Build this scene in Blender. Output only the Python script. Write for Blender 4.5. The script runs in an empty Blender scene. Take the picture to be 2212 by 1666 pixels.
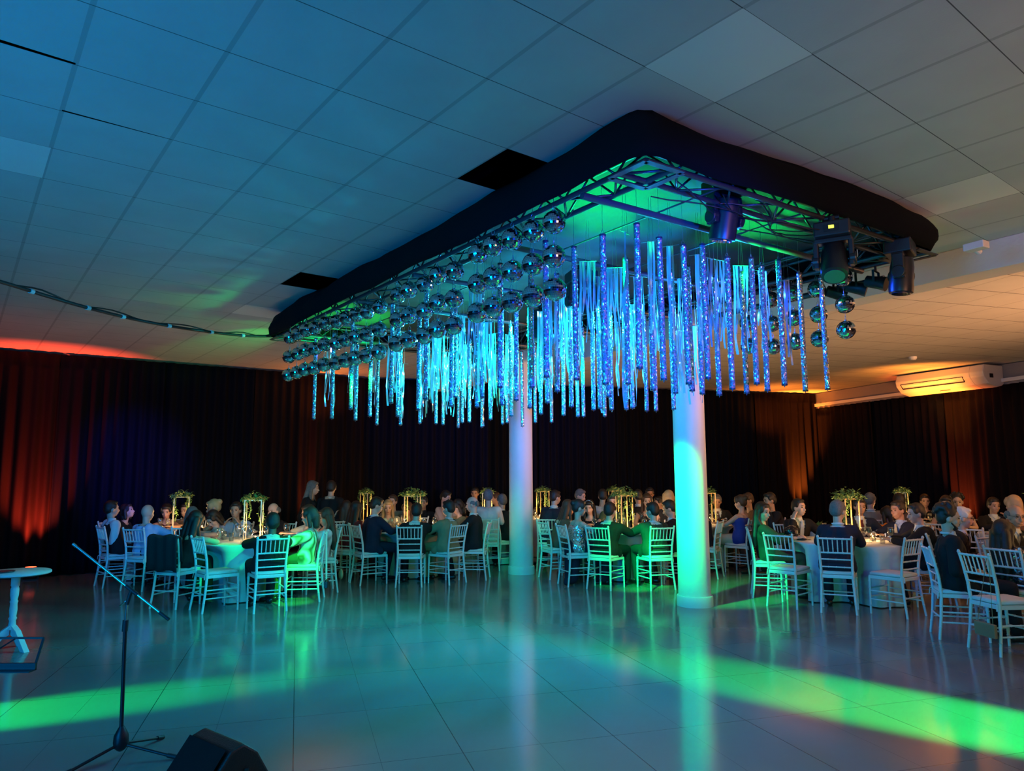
import bpy, bmesh, math, random
from math import sin, cos, pi, radians, sqrt, atan2
from mathutils import Vector, Matrix, Euler

random.seed(11)
S = bpy.context.scene
COL = S.collection

# ---------------------------------------------------------------- camera
F_PX, PITCH, ROLL, CAM_H = 1545.0, radians(7.226), radians(0.23), 1.65
cam_d = bpy.data.cameras.new('camera')
cam = bpy.data.objects.new('camera', cam_d)
COL.objects.link(cam)
cam_d.sensor_fit = 'HORIZONTAL'
cam_d.sensor_width = 36.0
cam_d.lens = 36.0 * F_PX / 2212.0
cam_d.clip_end = 200
cam.matrix_world = Matrix.Translation((0, 0, CAM_H)) @ Matrix.Rotation(pi / 2 + PITCH, 4, 'X') @ Matrix.Rotation(-ROLL, 4, 'Z')
S.camera = cam

# ---------------------------------------------------------------- view and world
S.view_settings.view_transform = 'Standard'
S.view_settings.look = 'None'
S.view_settings.gamma = 1.0
S.view_settings.exposure = 0.0
S.view_settings.use_curve_mapping = False
S.cycles.use_denoising = True
S.cycles.max_bounces = 6
S.cycles.diffuse_bounces = 3
S.cycles.glossy_bounces = 4
S.cycles.transmission_bounces = 4
S.cycles.transparent_max_bounces = 12
S.cycles.sample_clamp_indirect = 3.0
S.cycles.caustics_reflective = False
S.cycles.caustics_refractive = False
w = bpy.data.worlds.new('world')
S.world = w
w.use_nodes = True
w.node_tree.nodes['Background'].inputs['Color'].default_value = (0.05, 0.08, 0.16, 1)
w.node_tree.nodes['Background'].inputs['Strength'].default_value = 0.03


# pixel of the photograph -> point of the room
def ray(px, py):
    x = (px - 1106) / F_PX
    y = (833 - py) / F_PX
    c, s = cos(ROLL), sin(ROLL)
    r = Vector((1, 0, 0)); f = Vector((0, cos(PITCH), sin(PITCH))); u = r.cross(f)
    return x * (c * r + s * u) + y * (-s * r + c * u) + f


def PZ(px, py, z):
    d = ray(px, py)
    return Vector((0, 0, CAM_H)) + d * ((z - CAM_H) / d.z)


def PD(px, py, depth):
    d = ray(px, py)
    return Vector((0, 0, CAM_H)) + d * (depth / d.y)


# rig corners (plan)
RP0 = Vector((0.78, 3.93, 0)); RPL = Vector((-3.23, 9.36, 0)); RPR = Vector((3.56, 5.77, 0))
RU = RPL - RP0; RV = RPR - RP0
RLU, RLV = RU.length, RV.length
RU.normalize(); RV.normalize()
RIG_B, RIG_T = 3.50, 3.79


def RG(s, t, z):
    return RP0 + RU * s + RV * t + Vector((0, 0, z))


# ---------------------------------------------------------------- lights of the hall
def light(name, kind, loc, color, power, aim=None, size=0.1, angle=60, blend=0.5, sx=None, sy=None, spread=None):
    d = bpy.data.lights.new(name, kind)
    d.color = color
    d.energy = power
    if kind == 'SPOT':
        d.spot_size = radians(angle); d.spot_blend = blend; d.shadow_soft_size = size
    elif kind == 'POINT':
        d.shadow_soft_size = size
    elif kind == 'AREA':
        d.shape = 'RECTANGLE'; d.size = sx or size; d.size_y = sy or size
        if spread: d.spread = radians(spread)
    o = bpy.data.objects.new(name, d)
    COL.objects.link(o)
    o.location = loc
    if aim is not None:
        o.rotation_euler = (Vector(aim) - Vector(loc)).to_track_quat('-Z', 'Y').to_euler()
    return o


CYAN = (0.03, 0.42, 1.0)
BLUE = (0.01, 0.05, 1.0)
TEAL = (0.02, 0.75, 0.85)
GREEN = (0.0, 1.0, 0.14)
ORANGE = (1.0, 0.22, 0.02)
RED = (1.0, 0.06, 0.02)
WARM = (1.0, 0.55, 0.22)
# the LED screen of the stage behind the camera, on its left
light('stage_screen_light', 'AREA', (-4.6, -1.6, 1.9), (0.0, 0.33, 1.0), 240, aim=(-2.5, 5.0, 3.3), sx=2.6, sy=1.6, spread=120)
# teal wash from a low stage lamp behind the camera
light('stage_wash_light', 'SPOT', (0.8, -2.6, 1.75), (0.02, 0.95, 0.55), 620, aim=(1.8, 9.0, -0.3), size=0.25, angle=52, blend=0.9)
# dim warm fill, added unseen far behind the camera on the right
light('rear_warm_fill', 'AREA', (5.0, -3.0, 1.9), (1.0, 0.42, 0.24), 135, aim=(5.0, 1.0, 4.6), sx=2.5, sy=1.5, spread=80)
light('side_warm_fill', 'AREA', (10.8, 5.0, 2.5), (1.0, 0.42, 0.16), 330, aim=(7.6, 8.0, 4.3), sx=2.0, sy=0.8, spread=75)  # added warm fill for the bounced orange light on the side ceiling
# green beams that rake over the floor
light('green_beam_right', 'SPOT', (7.2, 1.2, 1.25), GREEN, 34000, aim=(3.15, 4.95, 0), size=0.04, angle=12, blend=0.7)
light('green_beam_left', 'SPOT', (-6.8, 3.6, 1.0), GREEN, 8500, aim=(-3.5, 5.3, 0), size=0.04, angle=13, blend=0.8)


# ---------------------------------------------------------------- helpers
def lin(c):
    return tuple(((v / 255) / 12.92 if v / 255 <= 0.04045 else ((v / 255 + 0.055) / 1.055) ** 2.4) for v in c)


MATS = {}


def mat(name, color=(0.5, 0.5, 0.5), rough=0.6, metal=0.0, bump=0.0, bscale=60.0, emit=None, estr=0.0, var=0.0, vscale=8.0, sheen=0.0, spec=0.5, coat=0.0):
    if name in MATS:
        return MATS[name]
    m = bpy.data.materials.new(name)
    m.use_nodes = True
    nt = m.node_tree
    b = nt.nodes['Principled BSDF']
    b.inputs['Base Color'].default_value = (*color, 1)
    b.inputs['Roughness'].default_value = rough
    b.inputs['Metallic'].default_value = metal
    b.inputs['Specular IOR Level'].default_value = spec
    b.inputs['Sheen Weight'].default_value = sheen
    b.inputs['Coat Weight'].default_value = coat
    if emit:
        b.inputs['Emission Color'].default_value = (*emit, 1)
        b.inputs['Emission Strength'].default_value = estr
    tc = nt.nodes.new('ShaderNodeTexCoord')
    if var > 0:
        n = nt.nodes.new('ShaderNodeTexNoise'); n.inputs['Scale'].default_value = vscale
        nt.links.new(tc.outputs['Object'], n.inputs['Vector'])
        mx = nt.nodes.new('ShaderNodeMix'); mx.data_type = 'RGBA'
        mx.inputs['A'].default_value = (*[c * (1 - var) for c in color], 1)
        mx.inputs['B'].default_value = (*[min(1, c * (1 + var)) for c in color], 1)
        nt.links.new(n.outputs['Fac'], mx.inputs['Factor'])
        nt.links.new(mx.outputs['Result'], b.inputs['Base Color'])
    if bump > 0:
        n = nt.nodes.new('ShaderNodeTexNoise'); n.inputs['Scale'].default_value = bscale
        nt.links.new(tc.outputs['Object'], n.inputs['Vector'])
        bp = nt.nodes.new('ShaderNodeBump'); bp.inputs['Strength'].default_value = bump; bp.inputs['Distance'].default_value = 0.01
        nt.links.new(n.outputs['Fac'], bp.inputs['Height'])
        nt.links.new(bp.outputs['Normal'], b.inputs['Normal'])
    MATS[name] = m
    return m


class MB:
    """collects closed shapes into one mesh"""
    def __init__(s):
        s.v = []; s.f = []; s.mi = []; s.cur = 0

    def add(s, vs, fs):
        n = len(s.v)
        s.v.extend([tuple(p) for p in vs]); s.f.extend([tuple(n + i for i in f) for f in fs]); s.mi.extend([s.cur] * len(fs))
        return s

    def box(s, c, d, M=None):
        x, y, z = d[0] / 2, d[1] / 2, d[2] / 2
        vs = [Vector((a, b, e)) for e in (-z, z) for b in (-y, y) for a in (-x, x)]
        if M is not None: vs = [M @ p for p in vs]
        vs = [p + Vector(c) for p in vs]
        return s.add(vs, [(0, 2, 3, 1), (4, 5, 7, 6), (0, 1, 5, 4), (2, 6, 7, 3), (0, 4, 6, 2), (1, 3, 7, 5)])

    def bar(s, a, b, w, h=None):
        """square bar from a to b"""
        a = Vector(a); b = Vector(b); d = b - a
        M = d.to_track_quat('Z', 'Y').to_matrix()
        return s.box((a + b) / 2, (w, h or w, d.length), M)

    def tube(s, a, b, r, r2=None, n=12, caps=True):
        a = Vector(a); b = Vector(b); d = (b - a)
        M = d.to_track_quat('Z', 'Y').to_matrix()
        r2 = r if r2 is None else r2
        vs = []
        for k in range(n):
            t = 2 * pi * k / n
            vs.append(a + M @ Vector((r * cos(t), r * sin(t), 0)))
        for k in range(n):
            t = 2 * pi * k / n
            vs.append(b + M @ Vector((r2 * cos(t), r2 * sin(t), 0)))
        fs = [(k, (k + 1) % n, n + (k + 1) % n, n + k) for k in range(n)]
        if caps: fs += [tuple(range(n - 1, -1, -1)), tuple(range(n, 2 * n))]
        return s.add(vs, fs)

    def path(s, pts, r, n=8, closed=False):
        pts = [Vector(p) for p in pts]; m = len(pts); rr = r if isinstance(r, (list, tuple)) else [r] * m
        vs = []
        up = Vector((0.123, 0.2, 0.97)).normalized()
        for i, p in enumerate(pts):
            if closed: d = pts[(i + 1) % m] - pts[i - 1]
            else: d = pts[min(i + 1, m - 1)] - pts[max(i - 1, 0)]
            d.normalize()
            x = up.cross(d)
            if x.length < 0.05: x = Vector((1, 0, 0)).cross(d)
            x.normalize(); y = d.cross(x); up = y if y.length else up
            for k in range(n):
                t = 2 * pi * k / n
                vs.append(p + (x * cos(t) + y * sin(t)) * rr[i])
        fs = []
        for i in range(m if closed else m - 1):
            j = (i + 1) % m
            for k in range(n):
                fs.append((i * n + k, i * n + (k + 1) % n, j * n + (k + 1) % n, j * n + k))
        if not closed: fs += [tuple(range(n - 1, -1, -1)), tuple(range((m - 1) * n, m * n))]
        return s.add(vs, fs)

    def lathe(s, prof, n=24, M=None, c=(0, 0, 0)):
        """profile of (r, z), closed at both ends"""
        vs = []
        for r, z in prof:
            for k in range(n):
                t = 2 * pi * k / n
                p = Vector((r * cos(t), r * sin(t), z))
                if M is not None: p = M @ p
                vs.append(p + Vector(c))
        m = len(prof)
        fs = [(i * n + k, i * n + (k + 1) % n, (i + 1) * n + (k + 1) % n, (i + 1) * n + k) for i in range(m - 1) for k in range(n)]
        fs += [tuple(range(n - 1, -1, -1)), tuple(range((m - 1) * n, m * n))]
        return s.add(vs, fs)

    def ell(s, c, r, M=None, n=12, m=8):
        prof = []
        vs = []
        for i in range(m + 1):
            a = -pi / 2 + pi * i / m
            for k in range(n):
                t = 2 * pi * k / n
                q = max(cos(a), 0.02)
                p = Vector((r[0] * q * cos(t), r[1] * q * sin(t), r[2] * sin(a)))
                if M is not None: p = M @ p
                vs.append(p + Vector(c))
        fs = [(i * n + k, i * n + (k + 1) % n, (i + 1) * n + (k + 1) % n, (i + 1) * n + k) for i in range(m) for k in range(n)]
        fs += [tuple(range(n - 1, -1, -1)), tuple(range(m * n, (m + 1) * n))]
        return s.add(vs, fs)

    def cap(s, a, b, ra, rb, n=12):
        """round-ended tapered limb"""
        a = Vector(a); b = Vector(b); d = b - a; L = d.length
        if L < 1e-5: return s.ell(a, (ra, ra, ra))
        M = d.to_track_quat('Z', 'Y').to_matrix()
        vs = []
        prof = [(ra * max(sin(q), 0.03), -ra * cos(q)) for q in (0, 0.5, 1.0, 1.5)] + [(rb * max(cos(q), 0.03), L + rb * sin(q)) for q in (0.07, 0.55, 1.05, pi / 2)]
        return s.lathe(prof, n, M, a)

    def build(s, name, m, parent=None, smooth=False, bevel=0.0, angle=None):
        me = bpy.data.meshes.new(name)
        me.from_pydata(s.v, [], s.f)
        me.validate()
        ms = m if isinstance(m, (list, tuple)) else [m]
        for x in ms: me.materials.append(x)
        if len(ms) > 1 and len(me.polygons) == len(s.mi): me.polygons.foreach_set('material_index', s.mi)
        if smooth: me.polygons.foreach_set('use_smooth', [True] * len(me.polygons))
        if smooth and angle: me.set_sharp_from_angle(angle=radians(angle))
        me.update()
        o = bpy.data.objects.new(name, me)
        COL.objects.link(o)
        if parent: o.parent = parent
        if bevel:
            b = o.modifiers.new('bevel', 'BEVEL'); b.width = bevel; b.segments = 2; b.limit_method = 'ANGLE'
        return o


def tag(o, label=None, cat=None, group=None, kind=None):
    if label: o['label'] = label
    if cat: o['category'] = cat
    if group: o['group'] = group
    if kind: o['kind'] = kind
    return o


def empty(name, loc, rz=0.0, label=None, cat=None, group=None):
    o = bpy.data.objects.new(name, None)
    COL.objects.link(o)
    o.location = loc; o.rotation_euler = (0, 0, rz)
    o.empty_display_size = 0.1
    return tag(o, label, cat, group)


KIDS = {}


def kids(o):
    return list(o.children)


def dup(o, parent=None, loc=None, rz=None, label=None, group=None):
    c = o.copy(); COL.objects.link(c)
    if parent: c.parent = parent
    if loc is not None: c.location = loc
    if rz is not None: c.rotation_euler = (0, 0, rz)
    if label: c['label'] = label
    if group: c['group'] = group
    for ch in kids(o): dup(ch, c)
    return c


def struct(o, label=None):
    return tag(o, label, None, None, 'structure')

# ================================================================ the setting
CEIL = 3.84
GA = radians(37.76)


def G(gx, gy):            # ceiling grid coordinates -> room
    return Vector((gx * cos(GA) - gy * sin(GA), gx * sin(GA) + gy * cos(GA), 0))


def Ginv(p):
    return (p.x * cos(GA) + p.y * sin(GA), -p.x * sin(GA) + p.y * cos(GA))


TA, TB, GX0, GY0 = 0.609, 0.612, 0.3496, 3.637


def cell(px, py):
    g = Ginv(PZ(px, py, CEIL))
    return int(math.floor((g[0] - GX0) / TA)), int(math.floor((g[1] - GY0) / TB))


def line_mask(nt, vec, rot, sx, sy, off, wx, wy):
    """1 on joint lines of a grid turned by rot"""
    mp = nt.nodes.new('ShaderNodeMapping'); mp.vector_type = 'TEXTURE'
    mp.inputs['Rotation'].default_value = (0, 0, rot); mp.inputs['Location'].default_value = (off[0], off[1], 0)
    nt.links.new(vec, mp.inputs['Vector'])
    sp = nt.nodes.new('ShaderNodeSeparateXYZ'); nt.links.new(mp.outputs['Vector'], sp.inputs[0])
    outs = []
    for ax, step, wd in (('X', sx, wx), ('Y', sy, wy)):
        a = nt.nodes.new('ShaderNodeMath'); a.operation = 'PINGPONG'; a.inputs[1].default_value = step / 2
        nt.links.new(sp.outputs[ax], a.inputs[0])
        b = nt.nodes.new('ShaderNodeMath'); b.operation = 'LESS_THAN'; b.inputs[1].default_value = wd / 2
        nt.links.new(a.outputs[0], b.inputs[0])
        outs.append(b.outputs[0])
    return outs


def ceiling_mat(name, rot, off, sx, sy, wx, wy):
    m = bpy.data.materials.new(name); m.use_nodes = True
    nt = m.node_tree; b = nt.nodes['Principled BSDF']
    b.inputs['Roughness'].default_value = 0.9
    ge = nt.nodes.new('ShaderNodeNewGeometry')
    lx, ly = line_mask(nt, ge.outputs['Position'], rot, sx, sy, off, wx, wy)
    n = nt.nodes.new('ShaderNodeTexNoise'); n.inputs['Scale'].default_value = 2.5; n.inputs['Detail'].default_value = 6
    nt.links.new(ge.outputs['Position'], n.inputs['Vector'])
    r = nt.nodes.new('ShaderNodeMix'); r.data_type = 'RGBA'
    r.inputs['A'].default_value = (0.50, 0.50, 0.49, 1); r.inputs['B'].default_value = (0.62, 0.62, 0.60, 1)
    nt.links.new(n.outputs['Fac'], r.inputs['Factor'])
    m1 = nt.nodes.new('ShaderNodeMix'); m1.data_type = 'RGBA'; m1.inputs['B'].default_value = (0.41, 0.41, 0.40, 1)
    nt.links.new(lx, m1.inputs['Factor']); nt.links.new(r.outputs['Result'], m1.inputs['A'])
    m2 = nt.nodes.new('ShaderNodeMix'); m2.data_type = 'RGBA'; m2.inputs['B'].default_value = (0.10, 0.10, 0.10, 1)
    nt.links.new(ly, m2.inputs['Factor']); nt.links.new(m1.outputs['Result'], m2.inputs['A'])
    nt.links.new(m2.outputs['Result'], b.inputs['Base Color'])
    n2 = nt.nodes.new('ShaderNodeTexNoise'); n2.inputs['Scale'].default_value = 90
    nt.links.new(ge.outputs['Position'], n2.inputs['Vector'])
    bp = nt.nodes.new('ShaderNodeBump'); bp.inputs['Strength'].default_value = 0.15; bp.inputs['Distance'].default_value = 0.004
    nt.links.new(n2.outputs['Fac'], bp.inputs['Height']); nt.links.new(bp.outputs['Normal'], b.inputs['Normal'])
    return m


off1 = G(GX0, GY0)
M_CEIL1 = ceiling_mat('ceiling_tile_main', GA, off1, TA, TB, 0.026, 0.006)
P2 = PZ(1909, 649, CEIL)
M_CEIL2 = ceiling_mat('ceiling_tile_side', radians(16.5), P2, 0.61, 0.61, 0.018, 0.014)
M_PANEL = mat('light_panel_white', (0.78, 0.78, 0.74), 0.6)
M_DARK = mat('plenum_dark', (0.004, 0.004, 0.005), 0.95)

h0 = cell(1110, 370)
holes = {h0, cell(645, 607)}
panels = {cell(1580, 130), cell(50, 325), cell(2083, 426), cell(556, 672)}
# beam line in plan: through BA, BB
BA = Vector((5.6, 5.2, 0)); BB = Vector((-2.2, 16.9, 0))
bdir = (BB - BA).normalized(); bn = Vector((bdir.y, -bdir.x, 0))   # towards the right-hand side

mb = MB()
ci0, cj0 = cell(50, 60)
slits = {}
a_ = cell(100, 80); slits[a_] = 'a'
b_ = cell(290, 240); slits[b_] = 'b'
for i in range(-16, 34):
    for j in range(-16, 34):
        c = G(GX0 + (i + .5) * TA, GY0 + (j + .5) * TB)
        if c.y < -5 or c.x < -12 or (i, j) in holes: continue
        if (c - BA).dot(bn) > 0.45: continue
        q = [G(GX0 + (i + u) * TA, GY0 + (j + v) * TB) for u, v in ((0, 0), (0, 1), (1, 1), (1, 0))]
        if (i, j) == a_: q[1] -= G(0, 0.038); q[2] -= G(0, 0.020)
        if (i, j) == b_: q[1] -= G(0, 0.018); q[2] -= G(0, 0.004)
        mb.cur = 1 if (i, j) in panels else 0
        mb.add([p + Vector((0, 0, CEIL)) for p in q], [(0, 1, 2, 3)])
ceil_o = mb.build('ceiling', [M_CEIL1, M_PANEL]); struct(ceil_o, 'suspended white tile ceiling of the hall')
mb = MB()
far = [BA + bn * 0.1, BB + bn * 0.1, Vector((12, 22, 0)), Vector((13, 3, 0))]
mb.add([p + Vector((0, 0, CEIL - 0.006)) for p in far], [(0, 1, 2, 3)])
struct(mb.build('ceiling', M_CEIL2, None), 'tile ceiling beyond the beam')
mb = MB().box((0, 7, 4.5), (30, 32, 0.05)); struct(mb.build('ceiling', M_DARK), 'dark void above the tiles')

# floor
m = bpy.data.materials.new('polished_floor'); m.use_nodes = True
nt = m.node_tree; b = nt.nodes['Principled BSDF']
ge = nt.nodes.new('ShaderNodeNewGeometry')
fo = PZ(626, 1666, 0)
lx, ly = line_mask(nt, ge.outputs['Position'], radians(16.6), 0.49 * 2, 0.98, (fo.x, fo.y), 0.006, 0.005)
lx2, ly2 = line_mask(nt, ge.outputs['Position'], radians(16.6), 0.49 * 2, 0.98, (fo.x + 0.47, fo.y + .14), 0.0035, 0.003)
n = nt.nodes.new('ShaderNodeTexNoise'); n.inputs['Scale'].default_value = 1.3; n.inputs['Detail'].default_value = 8
nt.links.new(ge.outputs['Position'], n.inputs['Vector'])
r = nt.nodes.new('ShaderNodeMix'); r.data_type = 'RGBA'
r.inputs['A'].default_value = (0.17, 0.158, 0.14, 1); r.inputs['B'].default_value = (0.22, 0.205, 0.185, 1)
nt.links.new(n.outputs['Fac'], r.inputs['Factor'])
prev = r.outputs['Result']
for l, k in ((lx, 0.85), (ly, 0.6), (lx2, 0.45), (ly2, 0.3)):
    mm = nt.nodes.new('ShaderNodeMath'); mm.operation = 'MULTIPLY'; mm.inputs[1].default_value = k
    nt.links.new(l, mm.inputs[0])
    m1 = nt.nodes.new('ShaderNodeMix'); m1.data_type = 'RGBA'; m1.inputs['B'].default_value = (0.03, 0.03, 0.03, 1)
    nt.links.new(mm.outputs[0], m1.inputs['Factor']); nt.links.new(prev, m1.inputs['A']); prev = m1.outputs['Result']
nt.links.new(prev, b.inputs['Base Color'])
b.inputs['Roughness'].default_value = 0.13
b.inputs['Specular IOR Level'].default_value = 0.55
n2 = nt.nodes.new('ShaderNodeTexNoise'); n2.inputs['Scale'].default_value = 5; n2.inputs['Detail'].default_value = 2
nt.links.new(ge.outputs['Position'], n2.inputs['Vector'])
bp = nt.nodes.new('ShaderNodeBump'); bp.inputs['Strength'].default_value = 0.04; bp.inputs['Distance'].default_value = 0.02
nt.links.new(n2.outputs['Fac'], bp.inputs['Height']); nt.links.new(bp.outputs['Normal'], b.inputs['Normal'])
M_FLOOR = m
mb = MB(); mb.box((0, 7, -0.05), (30, 32, 0.1))
struct(mb.build('floor', M_FLOOR), 'polished beige tile dance floor')

# walls behind the curtains
M_WALL = mat('wall_dark_paint', (0.05, 0.045, 0.045), 0.9)
WP = [Vector((-12, 9.2, 0)), Vector((-9.3, 11.5, 0)), Vector((-5.2, 14.3, 0)), Vector((-3.2, 15.65, 0)), Vector((0.6, 16.9, 0)), Vector((8.2, 19.2, 0)), Vector((10.0, 13.6, 0)), Vector((12.5, 5.5, 0)), Vector((12.5, -6, 0)), Vector((-12, -6, 0))]
wn = ['wall_left', 'wall_left', 'wall_back', 'wall_back', 'wall_back', 'wall_right', 'wall_right', 'wall_right', 'wall_front', 'wall_left']
cen = Vector((0, 8, 0))
for k in range(len(WP)):
    a, c = WP[k], WP[(k + 1) % len(WP)]
    d = (c - a).normalized(); nrm = Vector((d.y, -d.x, 0))
    if nrm.dot((a + c) / 2 - cen) < 0: nrm = -nrm
    mid = (a + c) / 2 + nrm * 0.28
    mb = MB(); mb.box((mid.x, mid.y, 1.95), ((c - a).length + 0.5, 0.1, 3.95), Matrix.Rotation(atan2(d.y, d.x), 3, 'Z'))
    struct(mb.build(wn[k], M_WALL), 'wall hidden behind the black curtains')

# black pleated curtains
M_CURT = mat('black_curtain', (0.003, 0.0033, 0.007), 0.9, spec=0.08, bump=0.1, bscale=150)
M_CURT_LIT = mat('black_curtain_lit', (0.009, 0.005, 0.005), 0.9, spec=0.08, bump=0.1, bscale=150)  # lamp light put into the colour: black curtain made redder and lighter


def curtain(a, c, top, label, group, mt, seed):
    rnd = random.Random(seed)
    d = c - a; L = d.length; d.normalize(); nrm = Vector((d.y, -d.x, 0))
    if nrm.dot((a + c) / 2 - cen) > 0: nrm = -nrm
    N = max(24, int(L / 0.022)); rows = 14
    ph = [rnd.uniform(0, 6.28) for _ in range(4)]
    vs = []
    for r_ in range(rows + 1):
        z = 0.012 + (top - 0.012) * r_ / rows
        amp = 0.055 * (1 - 0.35 * z / top)
        for i in range(N + 1):
            x = L * i / N
            f = sin(x * 2 * pi / 0.19 + ph[0] + 0.9 * sin(x * 3 + ph[1])) + 0.45 * sin(x * 2 * pi / 0.43 + ph[2] + z * 0.5) + 0.25 * sin(x * 21 + ph[3] + z)
            p = a + d * x + nrm * (amp * f + 0.06)
            vs.append((p.x, p.y, z))
    fs = [(r_ * (N + 1) + i, r_ * (N + 1) + i + 1, (r_ + 1) * (N + 1) + i + 1, (r_ + 1) * (N + 1) + i) for r_ in range(rows) for i in range(N)]
    mb = MB(); mb.add(vs, fs)
    o = mb.build('stage_curtain', mt, smooth=True)
    sd = o.modifiers.new('thickness', 'SOLIDIFY'); sd.thickness = 0.006
    tag(o, label, 'curtain', group)
    return o


seed = 5
for k in range(0, 7):
    a, c = WP[k], WP[k + 1]
    L = (c - a).length; n_ = max(1, round(L / 1.9)); d = (c - a) / n_
    for q in range(n_):
        seed += 1
        p0 = a + d * q; p1 = a + d * (q + 1)
        mid = (p0 + p1) / 2
        px = 1106 + 1545 * mid.x / mid.y if mid.y > 0 else 9999
        if px < -250 or px > 2500: continue
        where = [(330, 'behind the leftmost guests'), (540, 'behind the leftmost gold frame'), (640, 'behind the gold frame of the green and teal table'), (740, 'behind the standing woman with pale hair'), (860, 'behind the blonde woman'), (960, 'behind the middle gold frame'), (1090, 'just left of the farther column'), (1200, 'just right of the farther column'), (1330, 'halfway between the two columns'), (1450, 'just left of the nearer column'), (1560, 'just right of the nearer column'), (9999, 'behind the woman in the blue top')]
        lab = 'black pleated curtain of the dark back wall, ' + [t for x_, t in where if px < x_][0]; grp = 'plain black curtains around the hall'
        if px < 200 and k <= 1:
            lab = 'pleated curtain lit red by the floor lamp at its foot, by the white side table'; grp = 'red-lit curtains by the side table'
        elif 1640 < px < 1850 and k <= 5 and mid.y > 15:
            lab = 'pleated curtain lit orange from below ' + ('behind the man with the blue tie' if px < 1760 else 'in the far corner of the hall'); grp = 'orange-lit curtains by the far corner'
        elif px >= 1850:
            lab = 'black pleated curtain on the side wall ' + ('left of the air conditioner' if px < 1930 else 'right below the air conditioner' if px < 2130 else 'at the right edge of the picture' if px < 2260 else 'beyond the right edge guests'); grp = 'curtains of the air conditioner wall'
        mt = M_CURT_LIT if (px < 200 or (560 < px < 720) or 1640 < px < 1850 or 2000 < px < 2300) else M_CURT  # panels near the lamps take the copy with light in its colour
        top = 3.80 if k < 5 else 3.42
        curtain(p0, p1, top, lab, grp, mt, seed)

# soffit and white cable trunking along the right wall
a, c = WP[5], WP[6]
d = (c - a).normalized(); nrm = Vector((-d.y, d.x, 0))
if nrm.dot((a + c) / 2 - cen) > 0: nrm = -nrm
RZ = Matrix.Rotation(atan2(d.y, d.x), 3, 'Z')
M_WHITE = mat('white_plastic', (0.75, 0.74, 0.72), 0.45)
M_SOFF = mat('soffit_paint', (0.30, 0.27, 0.26), 0.8)
a2, c2 = WP[6], WP[7]
for (p, q_) in ((a, c), (a2, c2)):
    dd = (q_ - p).normalized(); nn = Vector((-dd.y, dd.x, 0))
    if nn.dot((p + q_) / 2 - cen) > 0: nn = -nn
    rz_ = Matrix.Rotation(atan2(dd.y, dd.x), 3, 'Z')
    mid = (p + q_) / 2
    L = (q_ - p).length
    mb = MB().box((mid.x - nn.x * 0.02, mid.y - nn.y * 0.02, 3.62), (L, 0.12, 0.40), rz_)
    struct(mb.build('trim_1', M_SOFF), 'dark soffit above the right-hand curtains')
    mb = MB().box((mid.x + nn.x * 0.10, mid.y + nn.y * 0.10, 3.50), (L * 0.98, 0.06, 0.07), rz_)
    struct(mb.build('trim_2', M_WHITE), 'white cable trunking along the right-hand wall', )

# beam that crosses the ceiling
M_BEAM = mat('beam_plaster', (0.62, 0.60, 0.57), 0.8, bump=0.3, bscale=25)
mid = (BA + BB) / 2; L = (BB - BA).length + 6
mb = MB().box((mid.x, mid.y, CEIL - 0.14), (L, 0.34, 0.28), Matrix.Rotation(atan2(bdir.y, bdir.x), 3, 'Z'))
struct(mb.build('ceiling_beam', M_BEAM, bevel=0.01), 'plastered beam crossing the ceiling')

# columns
M_COL = mat('column_paint', (0.66, 0.64, 0.60), 0.55, bump=0.15, bscale=18, var=0.04, vscale=5)
for k, (px, py, lab) in enumerate(((1498, 1318, 'nearer round white column washed in green light'), (1123, 1243, 'farther round white column left of the nearer one'))):
    p = PZ(px, py, 0); p.y += 0.22; p.x *= (p.y) / (p.y - 0.22)
    prof = [(0.228, 0.0), (0.228, 0.115), (0.222, 0.13), (0.205, 0.132), (0.205, 2.0), (0.205, CEIL - 0.01)]
    o = MB().lathe(prof, 48).build('column', M_COL, smooth=True, angle=40)
    o.location = (p.x, p.y, 0)
    tag(o, lab, 'column', None, 'structure')
    if k == 0: COL1 = p.copy()
    else: COL2 = p.copy()

# ---------------------------------------------------------------- air conditioner, detector
p0, p1 = PD(1958, 835, 15.75), PD(2150, 825, 14.0)
dv = Vector((p1.x - p0.x, p1.y - p0.y, 0)); L = dv.length
ac = empty('air_conditioner', ((p0.x + p1.x) / 2, (p0.y + p1.y) / 2, 3.36), atan2(dv.y, dv.x), 'long white air conditioner hung under the ceiling of the right wall', 'air conditioner')
M_AC = mat('air_conditioner_white', (0.72, 0.70, 0.66), 0.4)
# profile across (y towards the room is negative local y)
prof = [(0.26, 0.44), (0.26, 0.05), (0.05, 0.0), (-0.20, 0.06), (-0.34, 0.20), (-0.36, 0.30), (-0.30, 0.44)]
vs = [(-L / 2, y, z) for y, z in prof] + [(L / 2 - 0.28, y, z) for y, z in prof]
n = len(prof)
fs = [(i, (i + 1) % n, n + (i + 1) % n, n + i) for i in range(n)] + [tuple(range(n - 1, -1, -1)), tuple(range(n, 2 * n))]
MB().add(vs, fs).build('body', M_AC, ac, bevel=0.012)
vs = [(L / 2 - 0.28, y * 1.03, z) for y, z in prof] + [(L / 2, y * 1.03, z) for y, z in prof]
MB().add(vs, fs).build('end_cover', M_AC, ac, bevel=0.02)
vb = MB()
vb.box((-0.15, -0.295, 0.135), (L - 0.55, 0.012, 0.016), Matrix.Rotation(0.8, 3, 'X'))
vb.box((-0.15, -0.345, 0.235), (L - 0.55, 0.012, 0.012), Matrix.Rotation(0.3, 3, 'X'))
vb.box((-0.15 - (L - .55) / 2, -0.325, 0.185), (0.012, 0.012, 0.12), Matrix.Rotation(0.6, 3, 'X'))
vb.box((-0.15 + (L - .55) / 2, -0.325, 0.185), (0.012, 0.012, 0.12), Matrix.Rotation(0.6, 3, 'X'))
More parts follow.
